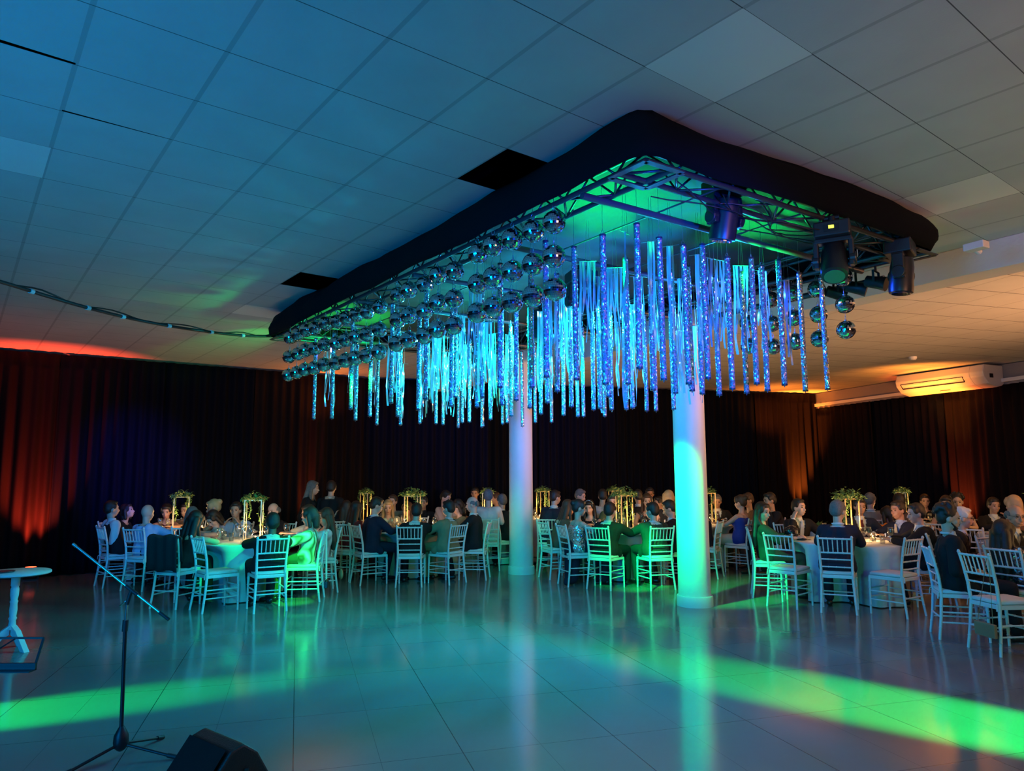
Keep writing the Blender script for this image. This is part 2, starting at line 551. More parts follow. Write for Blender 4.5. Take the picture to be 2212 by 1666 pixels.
vb.build('air_outlet', M_DARK, ac)
MB().box((0.0, -0.12, 0.028), (0.22, 0.02, 0.008), Matrix.Rotation(0.25, 3, 'X')).build('badge', M_DARK, ac)
MB().box((L / 2 + 0.004, -0.12, 0.22), (0.01, 0.10, 0.08)).build('display', M_DARK, ac)
p = PZ(1972, 777, CEIL)
o = MB().lathe([(0.07, 0.0), (0.07, -0.03), (0.05, -0.06), (0.02, -0.065)][::-1], 20).build('smoke_detector', M_WHITE, smooth=True, angle=50)
o.location = (p.x, p.y, CEIL - 0.008); tag(o, 'small round white smoke detector on the ceiling above the air conditioner', 'smoke detector')
p = PZ(2132, 530, CEIL - 0.3)
o = MB().box((0, 0, -0.045), (0.16, 0.10, 0.06)).tube((0.03, -0.05, -0.05), (0.03, -0.11, -0.07), 0.025).build('beam_projector', M_WHITE, bevel=0.006)
o.location = (p.x - .05, p.y + .05, CEIL - 0.28); o.rotation_euler = (0, 0, 2.1); tag(o, 'small white box lamp fixed under the ceiling beam, right of the rig', 'lamp')

# floor lamps that wash the curtains
M_BLK = mat('black_metal', (0.012, 0.012, 0.014), 0.45, metal=0.3)


def uplight(px, py, color, power, tilt, label, angle=70, depth=None, up=None):
    p = PZ(px, py, 0) if depth is None else Vector((PD(px, py, depth).x, depth, 0))
    e = empty('floor_uplight', (p.x, p.y, 0), atan2(p.y, p.x) - pi / 2, label, 'lamp')
    MB().lathe([(0.07, 0.05), (0.09, 0.06), (0.095, 0.2), (0.085, 0.21)], 20).build('housing', M_BLK, e, smooth=True, angle=40)
    MB().bar((-0.11, 0, 0.0), (-0.11, 0, 0.14), 0.02, 0.04).bar((0.11, 0, 0.0), (0.11, 0, 0.14), 0.02, 0.04).bar((-0.12, 0, 0.01), (0.12, 0, 0.01), 0.04, 0.02).build('bracket', M_BLK, e)
    me = mat('lens_%d' % int(color[1] * 100), color, 0.3, emit=color, estr=6.0)
    MB().lathe([(0.075, 0.211), (0.075, 0.216)], 20).build('lens', me, e)
    d = Vector((p.x, p.y, 0)).normalized()
    light('uplight_beam', 'SPOT', (p.x, p.y, 0.26), color, power, aim=(p.x + d.x * tilt, p.y + d.y * tilt, 3.8), size=0.05, angle=angle, blend=0.9)


uplight(62, 1236, RED, 1500, 1.0, 'small round floor lamp glowing red at the foot of the left curtain', 60, depth=11.93)
uplight(655, 1190, (1.0, 0.14, 0.02), 900, 0.4, 'small floor lamp lighting the curtain orange behind the waiter', 24, depth=14.72)
uplight(1738, 1180, ORANGE, 3500, 0.8, 'floor lamp washing the far corner curtain orange', 36, depth=18.5)
uplight(2085, 1190, (1.0, 0.12, 0.02), 900, 0.7, 'floor lamp behind the white-haired man with glasses lighting the curtain red', 50, depth=14.8)
light('wall_orange_glow_left', 'SPOT', (-10.2, 9.2, 0.4), RED, 90, aim=(-8.2, 10.8, 3.8), size=0.1, angle=80, blend=0.9)
light('added_orange_glow_corner', 'SPOT', (6.6, 17.9, 2.6), ORANGE, 130, aim=(6.9, 18.2, 3.84), size=0.1, angle=150, blend=0.9)  # unseen mid-air spot added to turn the ceiling corner orange
light('added_orange_glow_side', 'SPOT', (8.2, 14.2, 2.9), (1.0, 0.28, 0.03), 140, aim=(8.5, 15.0, 3.84), size=0.1, angle=140, blend=0.9)  # spot added in mid-air, without a fixture, for the orange side ceiling
light('air_conditioner_glow', 'SPOT', (8.6, 14.6, 0.3), (1.0, 0.30, 0.03), 1600, aim=(9.15, 15.1, 3.5), size=0.05, angle=30, blend=0.8)
light('added_orange_glow_back', 'SPOT', (-3.6, 14.6, 2.8), ORANGE, 45, aim=(-3.9, 14.7, 3.84), size=0.1, angle=150, blend=0.9)  # no lamp hangs here: spot added for orange glow above the back curtain

# ================================================================ the hanging rig
M_DRAPE = mat('black_rig_cloth', (0.006, 0.006, 0.007), 0.95, spec=0.1, bump=0.2, bscale=12)
M_ALU = mat('truss_aluminium', (0.11, 0.11, 0.12), 0.42, metal=0.8, bump=0.1, bscale=30)
M_PIPE = mat('rig_dark_pipe', (0.10, 0.10, 0.11), 0.4, metal=0.5)
M_ROOF = mat('rig_roof_cloth', (0.035, 0.04, 0.04), 0.75, bump=0.9, bscale=3.5)

rig = empty('truss_rig', RG(0, 0, 0), 0, 'large rectangular truss wrapped in black cloth hanging under the ceiling', 'truss')
RO = RG(0, 0, 0)


def R(s, t, z):           # point of the rig relative to the rig's empty
    return RG(s, t, z) - RO


# cloth skirt round the truss
mb = MB()
loop = []
LU, LV = RLU, RLV
crn = [(0, 0), (LU, 0), (LU, LV), (0, LV)]
rad = 0.16
for ci, (cs, ct) in enumerate(crn):
    base = [pi, 3 * pi / 2, 0, pi / 2]
    sgs = 1 if cs == 0 else -1; sgt = 1 if ct == 0 else -1
    ox, oy = cs + sgs * rad, ct + sgt * rad
    if ci == 0: angs = [(-90 - a) for a in (90 - 0, 60, 30, 0)]
    seq = []
    for q in range(5):
        th = q / 4 * pi / 2
        if ci == 0: v = (-sin(th), 0); seq.append((ox - rad * cos(pi / 2 - th) * 1, oy - rad * sin(pi / 2 - th)))
        if ci == 1: seq.append((ox + rad * sin(th), oy - rad * cos(th)))
        if ci == 2: seq.append((ox + rad * cos(th), oy + rad * sin(th)))
        if ci == 3: seq.append((ox - rad * sin(th), oy + rad * cos(th)))
    if ci == 0: seq = [(ox - rad * cos(q / 4 * pi / 2), oy - rad * sin(q / 4 * pi / 2)) for q in range(5)]
    loop.append(seq)
pts = []
for ci in range(4):
    pts += loop[ci]
    a = loop[ci][-1]; c = loop[(ci + 1) % 4][0]
    nseg = int(math.dist(a, c) / 0.12)
    for q in range(1, nseg): pts.append((a[0] + (c[0] - a[0]) * q / nseg, a[1] + (c[1] - a[1]) * q / nseg))
rnd = random.Random(3)
m_ = len(pts); rows = 6
cx_, cy_ = LU / 2, LV / 2
vs = []
nz = [rnd.uniform(-1, 1) for _ in range(64)]


def wob(k, r_):
    return 0.012 * sin(k * 0.55 + r_) + 0.010 * sin(k * 0.21 + 1.3 * r_) + 0.006 * sin(k * 1.3)


for r_ in range(rows + 1):
    f = r_ / rows
    for k, (s_, t_) in enumerate(pts):
        # outward direction
        ds = -1 if s_ < 0.05 else (1 if s_ > LU - 0.05 else 0)
        dt = -1 if t_ < 0.05 else (1 if t_ > LV - 0.05 else 0)
        bulge = 0.035 * sin(pi * f) + wob(k, r_)
        z = RIG_B + (RIG_T - RIG_B) * f + (0.02 * sin(k * 0.17) + 0.012 * sin(k * 0.41) if r_ == rows else 0.008 * sin(k * 0.33) * (r_ == 0))
        inn = 0.05 * (f ** 4)
        vs.append(R(s_ + ds * (bulge - inn), t_ + dt * (bulge - inn), z))
fs = []
for r_ in range(rows):
    for k in range(m_):
        k2 = (k + 1) % m_
        fs.append((r_ * m_ + k, r_ * m_ + k2, (r_ + 1) * m_ + k2, (r_ + 1) * m_ + k))
mb.add(vs, fs)
o = mb.build('cloth_skirt', M_DRAPE, rig, smooth=True)
sd = o.modifiers.new('thickness', 'SOLIDIFY'); sd.thickness = 0.012
# sagging roof cloth inside
NU, NV = 60, 30
vs = []
for i in range(NU + 1):
    for j in range(NV + 1):
        s_ = 0.05 + (LU - 0.1) * i / NU; t_ = 0.05 + (LV - 0.1) * j / NV
        z = 3.735 - 0.035 * abs(sin(pi * s_ / 1.12)) - 0.012 * sin(s_ * 9 + t_ * 5) - 0.006 * sin(s_ * 23 - t_ * 3)
        vs.append(R(s_, t_, z))
fs = [(i * (NV + 1) + j, i * (NV + 1) + j + 1, (i + 1) * (NV + 1) + j + 1, (i + 1) * (NV + 1) + j) for i in range(NU) for j in range(NV)]
MB().add(vs, fs).build('roof_cloth', M_ROOF, rig, smooth=True)

# box trusses
def truss(name, a, c, zt=3.70, zb=3.49, wd=0.22, side=None):
    """a, c: rig coordinates of the outer chord"""
    A = Vector((a[0], a[1], 0)); B = Vector((c[0], c[1], 0))
    dd = (B - A).normalized(); nn = Vector((-dd.y, dd.x, 0))
    if nn.dot(Vector((LU / 2, LV / 2, 0)) - A) < 0: nn = -nn
    L = (B - A).length
    def P(x, y, z):
        q = A + dd * x + nn * y
        return R(q.x, q.y, z)
    ch = MB()
    for y in (0, wd):
        for z in (zb, zt): ch.tube(P(0, y, z), P(L, y, z), 0.019, n=10)
    o = ch.build(name, M_ALU, rig, smooth=True, angle=50)
    br = MB()
    n = int(L / 0.24)
    for k in range(n):
        x0, x1 = L * k / n, L * (k + 1) / n
        f = k % 2
        br.tube(P(x0, 0 if f else wd, zb), P(x1, wd if f else 0, zb), 0.008, n=6)
        br.tube(P(x0, 0, zb if f else zt), P(x1, 0, zt if f else zb), 0.008, n=6)
        br.tube(P(x0, wd, zt if f else zb), P(x1, wd, zb if f else zt), 0.008, n=6)
    br.build('truss_lacing', M_ALU, o, smooth=True)
    return o


ins = 0.06
truss('truss_chords', (ins, ins), (LU - ins, ins))
truss('truss_chords', (ins, ins), (ins, LV - ins))
truss('truss_chords', (LU - ins, ins), (LU - ins, LV - ins))
truss('truss_chords', (ins, LV - ins), (LU - ins, LV - ins))
# corner plates
for (cs, ct) in ((0.17, 0.17), (LU - 0.17, 0.17), (LU - 0.17, LV - 0.17), (0.17, LV - 0.17)):
    pm = MB()
    h = 0.15
    for (x0, y0, x1, y1) in ((-h, -h, h, -h), (h, -h, h, h), (h, h, -h, h), (-h, h, -h, -h)):
        a = R(cs + x0, ct + y0, 3.462); c = R(cs + x1, ct + y1, 3.462)
        d_ = (c - a).normalized()
        pm.bar(a - d_ * 0.0, c, 0.045, 0.008)
    pm.build('corner_plate', M_ALU, rig)
# cross pipes
for s_ in (0.62, 1.75, 2.9, 4.1, 5.3, 6.2):
    MB().tube(R(s_, 0.06, 3.46), R(s_, LV - 0.06, 3.46), 0.024, n=12).build('cross_pipe', M_PIPE, rig, smooth=True, angle=50)
for t_ in (0.75, 1.6, 2.5):
    MB().tube(R(0.1, t_, 3.49), R(LU - .1, t_, 3.49), 0.006, n=6).build('tension_wire', M_PIPE, rig)
# pipe on the inner edge of the right side and cables on the truss
MB().tube(R(0.45, LV - 0.02, 3.36), R(2.2, LV - 0.02, 3.36), 0.03, n=12).build('lower_lamp_pipe', M_PIPE, rig, smooth=True, angle=50)
M_CABLE = mat('black_cable', (0.012, 0.012, 0.014), 0.5)
cb = MB()
rnd = random.Random(9)
for q in range(6):
    t0, t1 = rnd.uniform(0.4, 1.3), rnd.uniform(1.8, 3.0)
    s0 = rnd.uniform(0.1, 0.3)
    pts_ = []
    for i in range(17):
        f = i / 16
        pts_.append(R(s0 + 0.1 * sin(f * 7 + q), t0 + (t1 - t0) * f, 3.47 - 0.08 * sin(pi * f) * rnd.uniform(0.9, 1.1) - 0.02 * sin(f * 12 + q)))
    cb.path(pts_, 0.0045, 6)
for q in range(4):
    s0 = rnd.uniform(0.3, 3.5)
    pts_ = [R(s0 + 0.9 * i / 12, 0.18 + 0.03 * sin(i + q), 3.46 - 0.05 * sin(pi * i / 12)) for i in range(13)]
    cb.path(pts_, 0.005, 6)
cb.build('cable_loops', M_CABLE, rig)['kind'] = 'stuff'
# suspension rods to the ceiling void
rd = MB()
for s_ in (0.5, 3.3, 6.2):
    for t_ in (0.2, LV - 0.2): rd.tube(R(s_, t_, 3.7), R(s_, t_, 4.45), 0.006, n=6)
rd.build('hanger_rods', M_PIPE, rig)

# ---------------------------------------------------------------- mirror balls
M_MIRROR = mat('mirror_facet', (0.86, 0.88, 0.90), 0.06, metal=1.0)
M_GROUT = mat('mirror_ball_core', (0.05, 0.05, 0.055), 0.5)
M_WIRE = mat('steel_wire', (0.35, 0.35, 0.36), 0.35, metal=0.9)
ONES = ['first', 'second', 'third', 'fourth', 'fifth', 'sixth', 'seventh', 'eighth', 'ninth', 'tenth', 'eleventh', 'twelfth', 'thirteenth', 'fourteenth', 'fifteenth', 'sixteenth', 'seventeenth', 'eighteenth', 'nineteenth', 'twentieth']


def ball_mesh(r=0.080, seed=1):
    rnd = random.Random(seed)
    mb = MB(); mb.cur = 0
    mb.ell((0, 0, 0), (r * 0.975,) * 3, n=28, m=16)
    mb.cur = 1
    m = 18
    for i in range(m):
        a0 = -pi / 2 + pi * i / m; a1 = -pi / 2 + pi * (i + 1) / m; am = (a0 + a1) / 2
        n = max(4, int(round(36 * cos(am)))); o = rnd.uniform(0, 1)
        for k in range(n):
            t0 = 2 * pi * (k + o) / n; t1 = 2 * pi * (k + 1 + o) / n
            g = 0.05
            ta, tb_ = t0 + (t1 - t0) * g, t1 - (t1 - t0) * g
            aa, ab = a0 + (a1 - a0) * g, a1 - (a1 - a0) * g
            c = Vector((cos((t0 + t1) / 2) * cos(am), sin((t0 + t1) / 2) * cos(am), sin(am)))
            tilt = Vector((rnd.gauss(0, .018), rnd.gauss(0, .018), rnd.gauss(0, .018)))
            q = []
            for (t, a) in ((ta, aa), (tb_, aa), (tb_, ab), (ta, ab)):
                v = Vector((cos(t) * cos(a), sin(t) * cos(a), sin(a)))
                d = v - c
                q.append((c * 1.0 + d) * r + c * (d.dot(tilt)) * r)
            mb.add(q, [(0, 1, 2, 3)])
    return mb


def make_ball(seed):
    o = ball_mesh(seed=seed).build('mirror_ball', [M_GROUT, M_MIRROR])
    lk = MB()
    lk.tube((0, 0, 0.075), (0, 0, 0.088), 0.012, n=10)
    ring = [Vector((0.012 * cos(t), 0, 0.106 + 0.018 * sin(t))) for t in [2 * pi * k / 14 for k in range(14)]]
    lk.path(ring, 0.0018, 5, closed=True)
    lk.tube((0, 0, 0.124), (0, 0, 0.152), 0.0015, n=5)
    lk.build('hanging_ring', M_WIRE, o, smooth=True, angle=50)
    return o


protos = [make_ball(1), make_ball(2), make_ball(3)]
left_strings = [(627, 726), (645, 719), (662, 710), (682, 706), (704, 696), (729, 692), (750, 684), (772, 677), (795, 671), (822, 660), (861, 636), (886, 625), (920, 613), (948, 594), (984, 584), (1034, 548), (1068, 531), (1109, 517), (1154, 500), (1199, 481)]
right_strings = [(1615, 650), (1666, 652), (1714, 638), (1766, 630), (1823, 605)]
used = 0
BALLPOS = []


def put_string(px, py, tag_fn):
    global used
    top = PZ(px, py, 3.36)
    rnd = random.Random(int(px))
    for q in range(3):
        z = 3.36 - 0.227 * q - (0.013 if q else 0)
        loc = (top.x + rnd.uniform(-.004, .004), top.y, z)
        lab, grp = tag_fn(q)
        if used < 3:
            o = protos[used]; o.location = loc; o.rotation_euler = (rnd.uniform(-.05, .05), rnd.uniform(-.05, .05), rnd.uniform(0, 6.28)); tag(o, lab, 'mirror ball', grp)
        else:
            o = dup(protos[rnd.randrange(3)], loc=loc, label=lab, group=grp)
            o.rotation_euler = (rnd.uniform(-.05, .05), rnd.uniform(-.05, .05), rnd.uniform(0, 6.28))
        used += 1
    BALLPOS.append(top)
    return top


for k, (px, py) in enumerate(left_strings):
    put_string(px, py, lambda q: ('mirror ball, %s on the %s string from the near corner, left edge' % (['topmost', 'middle', 'lowest'][q], ONES[19 - k]), 'mirror balls along the left edge of the rig'))
for k, (px, py) in enumerate(right_strings):
    put_string(px, py, lambda q: ('mirror ball, %s on the %s string from the right end' % (['topmost', 'middle', 'lowest'][q], ONES[4 - k]), 'mirror balls at the right end of the rig'))
wb = MB()
for p in BALLPOS:
    wb.tube(Vector((p.x, p.y, 3.50)) - RO, Vector((p.x, p.y, 3.53)) - RO, 0.0015, n=5)
wb.build('ball_wires', M_WIRE, rig)

# ---------------------------------------------------------------- glitter tubes
m = bpy.data.materials.new('holographic_glitter'); m.use_nodes = True
nt = m.node_tree; b = nt.nodes['Principled BSDF']
ge = nt.nodes.new('ShaderNodeNewGeometry'); tc = nt.nodes.new('ShaderNodeTexCoord')
oi = nt.nodes.new('ShaderNodeObjectInfo')
ad = nt.nodes.new('ShaderNodeVectorMath'); ad.operation = 'ADD'
cmb = nt.nodes.new('ShaderNodeCombineXYZ'); nt.links.new(oi.outputs['Random'], cmb.inputs[2])
nt.links.new(tc.outputs['Object'], ad.inputs[0]); nt.links.new(cmb.outputs[0], ad.inputs[1])
vo = nt.nodes.new('ShaderNodeTexVoronoi'); vo.inputs['Scale'].default_value = 85
nt.links.new(ad.outputs[0], vo.inputs['Vector'])
sub = nt.nodes.new('ShaderNodeVectorMath'); sub.operation = 'SUBTRACT'; sub.inputs[1].default_value = (0.5, 0.5, 0.5)
nt.links.new(vo.outputs['Color'], sub.inputs[0])
sc_ = nt.nodes.new('ShaderNodeVectorMath'); sc_.operation = 'SCALE'; sc_.inputs['Scale'].default_value = 0.85
nt.links.new(sub.outputs[0], sc_.inputs[0])
a2_ = nt.nodes.new('ShaderNodeVectorMath'); a2_.operation = 'ADD'
nt.links.new(ge.outputs['Normal'], a2_.inputs[0]); nt.links.new(sc_.outputs[0], a2_.inputs[1])
no = nt.nodes.new('ShaderNodeVectorMath'); no.operation = 'NORMALIZE'
nt.links.new(a2_.outputs[0], no.inputs[0]); nt.links.new(no.outputs[0], b.inputs['Normal'])
b.inputs['Metallic'].default_value = 0.8
b.inputs['Roughness'].default_value = 0.2
mx = nt.nodes.new('ShaderNodeMix'); mx.data_type = 'RGBA'; mx.inputs['Factor'].default_value = 0.35
mx.inputs['A'].default_value = (0.72, 0.74, 0.86, 1)
nt.links.new(vo.outputs['Color'], mx.inputs['B']); nt.links.new(mx.outputs['Result'], b.inputs['Base Color'])
M_GLIT = m
m = bpy.data.materials.new('iridescent_foil'); m.use_nodes = True
nt = m.node_tree; b = nt.nodes['Principled BSDF']
b.inputs['Metallic'].default_value = 0.85; b.inputs['Roughness'].default_value = 0.2
b.inputs['Base Color'].default_value = (0.62, 0.72, 0.80, 1)
tr = nt.nodes.new('ShaderNodeBsdfTranslucent'); tr.inputs['Color'].default_value = (0.6, 0.8, 0.9, 1)
ms = nt.nodes.new('ShaderNodeMixShader'); ms.inputs[0].default_value = 0.35
out = nt.nodes['Material Output']
nt.links.new(b.outputs[0], ms.inputs[1]); nt.links.new(tr.outputs[0], ms.inputs[2]); nt.links.new(ms.outputs[0], out.inputs['Surface'])
M_FOIL = m
M_CAP = mat('tube_cap_dark', (0.03, 0.03, 0.04), 0.4)

tube_px = [(677, 903), (716, 902), (757, 882), (767, 906), (798, 898), (813, 916), (844, 870), (858, 899), (864, 917), (903, 885), (906, 914), (919, 862), (941, 915), (956, 917), (974, 878), (983, 858), (989, 924), (998, 913), (1013, 912), (1030, 880), (1041, 859), (1040, 923), (1059, 907), (1084, 876), (1085, 917), (1080, 838), (1095, 914), (1104, 900), (1115, 866), (1128, 922), (1144, 883), (1149, 839), (1156, 914), (1168, 896), (1182, 872), (1181, 817), (1191, 914), (1204, 848), (1217, 899), (1234, 881), (1246, 823), (1248, 902), (1260, 902), (1282, 888), (1296, 885), (1306, 902), (1308, 833), (1315, 860), (1321, 888), (1353, 888), (1357, 833), (1366, 885), (1382, 800), (1397, 891), (1411, 847), (1417, 891), (1434, 825), (1455, 888), (1459, 854), (1488, 834), (1495, 849), (1517, 856), (1530, 823), (1554, 859), (1582, 846), (1613, 855), (1635, 835), (1658, 850), (1695, 838), (1740, 851), (1788, 848)]
tb = MB().tube((0, 0, 0.012), (0, 0, 1.0), 0.0215, n=20, caps=False)
tube0 = tb.build('glitter_tube', M_GLIT, smooth=True)
MB().lathe([(0.003, -0.012), (0.004, 0.0), (0.023, 0.001), (0.023, 0.014)], 16).build('end_cap', M_CAP, tube0, smooth=True, angle=40)
MB().tube((0, 0, 0.998), (0, 0, 1.012), 0.023, n=16).build('end_cap', M_CAP, tube0, smooth=True, angle=40)
wl = MB()
wl.path([Vector((0.011 * cos(t), 0, 1.026 + 0.014 * sin(t))) for t in [2 * pi * k / 12 for k in range(12)]], 0.0015, 5, closed=True)
wl.tube((0, 0, 1.04), (0, 0, 1.22), 0.0012, n=5)
wl.tube((0, 0, 1.22), (0, 0, 1.40), 0.0012, n=5)
wl.build('hanging_wire', M_WIRE, tube0)
nT = len(tube_px)
TOPS = []
nr_ = 0
NEAR = {(1308, 833): 4.25, (1382, 800): 4.73, (1488, 834): 4.96, (1788, 848): 6.17, (1246, 823): 5.18, (1434, 825): 4.84, (1695, 838): 5.54, (1740, 851): 5.9, (1635, 835): 5.48, (1582, 846): 5.24, (1530, 823): 5.13, (1181, 817): 4.95, (1149, 839): 5.5, (1080, 838): 5.6, (1357, 833): 5.5, (1411, 847): 5.6, (1204, 848): 5.9, (1041, 859): 6.6, (983, 858): 6.9, (1115, 866): 6.5, (1182, 872): 6.9}
for k, (px, py) in enumerate(tube_px):
    p = PZ(px, py, 2.30)
    if (px, py) in NEAR: p = PD(px, py, NEAR[(px, py)])
    for _ in range(12):
        if (Vector((p.x, p.y, 0)) - RP0).dot(Vector((-RU.y, RU.x, 0)) * (-1 if Vector((-RU.y, RU.x, 0)).dot(RV) < 0 else 1)) < 0.24:
            c0 = Vector((0, 0, CAM_H)); p = c0 + (p - c0) * 1.012
    j = nT - 1 - k
    if j < 14:
        lab, grp = 'glitter tube hanging at the right end of the rig, %s from the right' % ONES[j], 'glitter tubes of the right end'
    elif k < 6:
        lab, grp = 'glitter tube hanging at the far left of the rig, %s from the left' % ONES[k], 'glitter tubes of the far left'
    elif p.y < 5.6:
        nr_ += 1; lab, grp = 'long blue-lit glitter tube of the nearest row, %s from its left end' % ONES[nr_ - 1], 'glitter tubes of the nearest row'
    else:
        lab, grp = 'glitter tube in the dense cyan-lit cluster under the middle of the rig', 'glitter tubes of the middle cluster'
    if k == 0:
        o = tube0; o.location = p; tag(o, lab, 'glitter tube', grp)
    else:
        o = dup(tube0, loc=p, label=lab, group=grp)
    TOPS.append(p + Vector((0, 0, 1.2)))
    o.rotation_euler = (random.uniform(-.006, .006), random.uniform(-.006, .006), random.uniform(0, 6))

# ---------------------------------------------------------------- foil fringes
def fringe(n, wtot, lo, hi, seed):
    rnd = random.Random(seed)
    mb = MB()
    for k in range(n):
        x0 = (k + 0.5) / n * wtot - wtot / 2 + rnd.uniform(-.004, .004)
        wd = rnd.uniform(0.010, 0.022); L = rnd.uniform(lo, hi)
        ph = rnd.uniform(0, 6.28); tw = rnd.uniform(-1.2, 1.2); yy = rnd.uniform(-.012, .012)
        N = 18; vs = []
        for i in range(N + 1):
            f = i / N
            a = tw * f * 1.6 + 0.5 * sin(f * 9 + ph)
            cx = x0 + 0.014 * f * sin(f * 5 + ph); cy = yy + 0.016 * f * cos(f * 6 + ph)
            for sgn in (-1, 1):
                vs.append((cx + sgn * wd / 2 * cos(a), cy + sgn * wd / 2 * sin(a), -L * f))
        mb.add(vs, [(2 * i, 2 * i + 1, 2 * i + 3, 2 * i + 2) for i in range(N)])
    return mb


f_protos = [fringe(8, 0.13, 0.55, 0.80, 1).build('foil_fringe', M_FOIL, smooth=True), fringe(6, 0.09, 0.45, 0.75, 2).build('foil_fringe', M_FOIL, smooth=True), fringe(3, 0.04, 0.6, 0.85, 3).build('foil_fringe', M_FOIL, smooth=True)]
for o in f_protos:
    MB().tube((-0.07, 0, 0), (0.07, 0, 0), 0.003, n=6).build('tape', M_WIRE, o)
fr_px = [(1272, 566, 0), (1330, 580, 0), (1352, 504, 2), (1408, 524, 2), (1449, 534, 2), (1510, 553, 2), (1530, 560, 0), (1557, 566, 0), (1602, 578, 0), (1648, 590, 1), (1700, 610, 2), (1300, 600, 1), (1380, 600, 1), (1420, 610, 1), (1475, 605, 1), (1240, 640, 0), (1215, 625, 1)]
rnd = random.Random(21)
fr = [(PZ(px, py, 3.36), kd) for px, py, kd in fr_px]
for s_ in [1.6 + 0.36 * k for k in range(13)]:
    for t_ in (0.55, 1.15, 1.75, 2.35):
        if rnd.random() < 0.62: fr.append((RG(s_ + rnd.uniform(-.12, .12), t_ + rnd.uniform(-.2, .2), rnd.uniform(3.0, 3.30)), rnd.choice([0, 0, 1, 2])))
seen = set()
for k, (p, kd) in enumerate(fr):
    lab, grp = ('shiny foil fringe hanging in front, %s from the right' % ONES[sorted([q_[0] for q_ in fr_px], reverse=True).index(fr_px[k][0])], 'foil fringes in front') if k < len(fr_px) else ('shiny foil fringe hanging deep inside the cluster of tubes', 'foil fringes inside the cluster')
    if kd not in seen:
        seen.add(kd); o = f_protos[kd]; o.location = p; tag(o, lab, 'foil fringe', grp)
    else:
        o = dup(f_protos[kd], loc=p, label=lab, group=grp)
    o.rotation_euler = (0, 0, rnd.uniform(-0.6, 0.9))

fw = MB()
for p, kd in fr:
    for dx in (-0.02, 0.02): fw.tube(Vector((p.x + dx, p.y, p.z - 0.002)) - RO, Vector((p.x + dx * .3, p.y, 3.70)) - RO, 0.0012, n=4)
fw.build('fringe_wires', M_WIRE, rig)['kind'] = 'stuff'
# ---------------------------------------------------------------- moving heads and par cans
M_FIX = mat('fixture_black', (0.014, 0.014, 0.017), 0.35, spec=0.6)
M_SCREEN = mat('fixture_display', (0.9, 0.9, 0.1), 0.4, emit=(0.9, 1.0, 0.05), estr=2.5)
M_LENS = mat('fixture_lens', (0.02, 0.03, 0.08), 0.08, spec=0.8, coat=1.0)
M_DECAL = mat('warning_decal', (0.5, 0.5, 0.45), 0.5)


def moving_head(loc, rz, tilt, label, on=None, display=False):
    e = empty('moving_head_light', loc, rz, label, 'moving head light', 'moving head lights of the rig')
    # hangs down from z=0
    MB().box((0, 0, -0.055), (0.24, 0.20, 0.11)).build('base', M_FIX, e, bevel=0.012)
    MB().tube((0, 0, 0.0), (0, 0, 0.05), 0.03).tube((-0.05, 0, 0.045), (0.05, 0, 0.045), 0.02).build('clamp', M_BLK, e, smooth=True, angle=40)
    yk = MB()
    for sx in (-1, 1):
        yk.box((sx * 0.115, 0, -0.22), (0.035, 0.085, 0.20)).tube((sx * 0.098, 0, -0.27), (sx * 0.145, 0, -0.27), 0.05, n=20)
    yk.box((0, 0, -0.125), (0.25, 0.09, 0.035))
    yk.build('yoke', M_FIX, e, bevel=0.008)
    h = empty('head', (0, 0, -0.27)); h.parent = e; h.rotation_euler = (tilt, 0, 0)
    prof = [(0.05, 0.15), (0.078, 0.13), (0.088, 0.06), (0.088, -0.06), (0.092, -0.10), (0.088, -0.145), (0.072, -0.15)][::-1]
    hm = MB().lathe(prof, 24).build('head_housing', M_FIX, h, smooth=True, angle=40)
    MB().lathe([(0.069, -0.156), (0.069, -0.150)], 20).build('lens', M_LENS if on is None else mat('lens_on_%d' % int(on[2] * 10 + on[1] * 100), on, 0.3, emit=on, estr=14), h)
    MB().box((0.151, 0, -0.24), (0.004, 0.03, 0.05)).build('decal', M_DECAL, e)
    if display:
        MB().box((0.0, -0.102, -0.055), (0.10, 0.004, 0.05)).build('control_panel', M_BLK, e)
        MB().box((0.0, -0.105, -0.05), (0.035, 0.004, 0.022)).build('screen', M_SCREEN, e)
    return e


moving_head(PD(1566, 396, 4.75), 0.5, 0.25, 'black moving head light hanging from the middle of the near right truss')
moving_head(PD(1800, 490, 4.95), -0.5, -0.5, 'black moving head light with a lit yellow display near the right corner', display=True)
moving_head(PD(1945, 530, 5.55), 0.9, 0.1, 'black moving head light at the right corner of the rig')
moving_head(RG(1.9, 1.15, 3.42), 0.3, 2.0, 'black moving head light in front of the middle foil strips', on=(0.3, 0.7, 1.0))
moving_head(RG(3.3, 1.8, 3.42), 1.1, 2.1, 'moving head light shining cyan deep inside the tube cluster', on=(0.2, 0.9, 0.8))
moving_head(RG(4.9, 1.9, 3.42), 0.2, 2.0, 'moving head light shining green at the far end inside the rig', on=(0.1, 1.0, 0.4))


def par_can(loc, rz, tilt, label):
    e = empty('par_can', loc, rz, label, 'spotlight', 'small par cans of the rig')
    h = MB().lathe([(0.035, -0.09), (0.05, -0.085), (0.055, 0.02), (0.062, 0.08), (0.066, 0.085)], 20).build('housing', M_BLK, e, smooth=True, angle=40)
    h.location = (0, 0, -0.12); h.rotation_euler = (tilt, 0, 0)
    yk = MB()
    for sx in (-1, 1): yk.bar((sx * 0.072, 0, -0.125), (sx * 0.072, 0, -0.02), 0.004, 0.02)
    yk.bar((-0.074, 0, -0.02), (0.074, 0, -0.02), 0.02, 0.004).tube((0, 0, -0.02), (0, 0, 0.03), 0.01)
    yk.build('yoke', M_BLK, e)
    MB().box((0, 0, 0), (0, 0, 0))
    return e


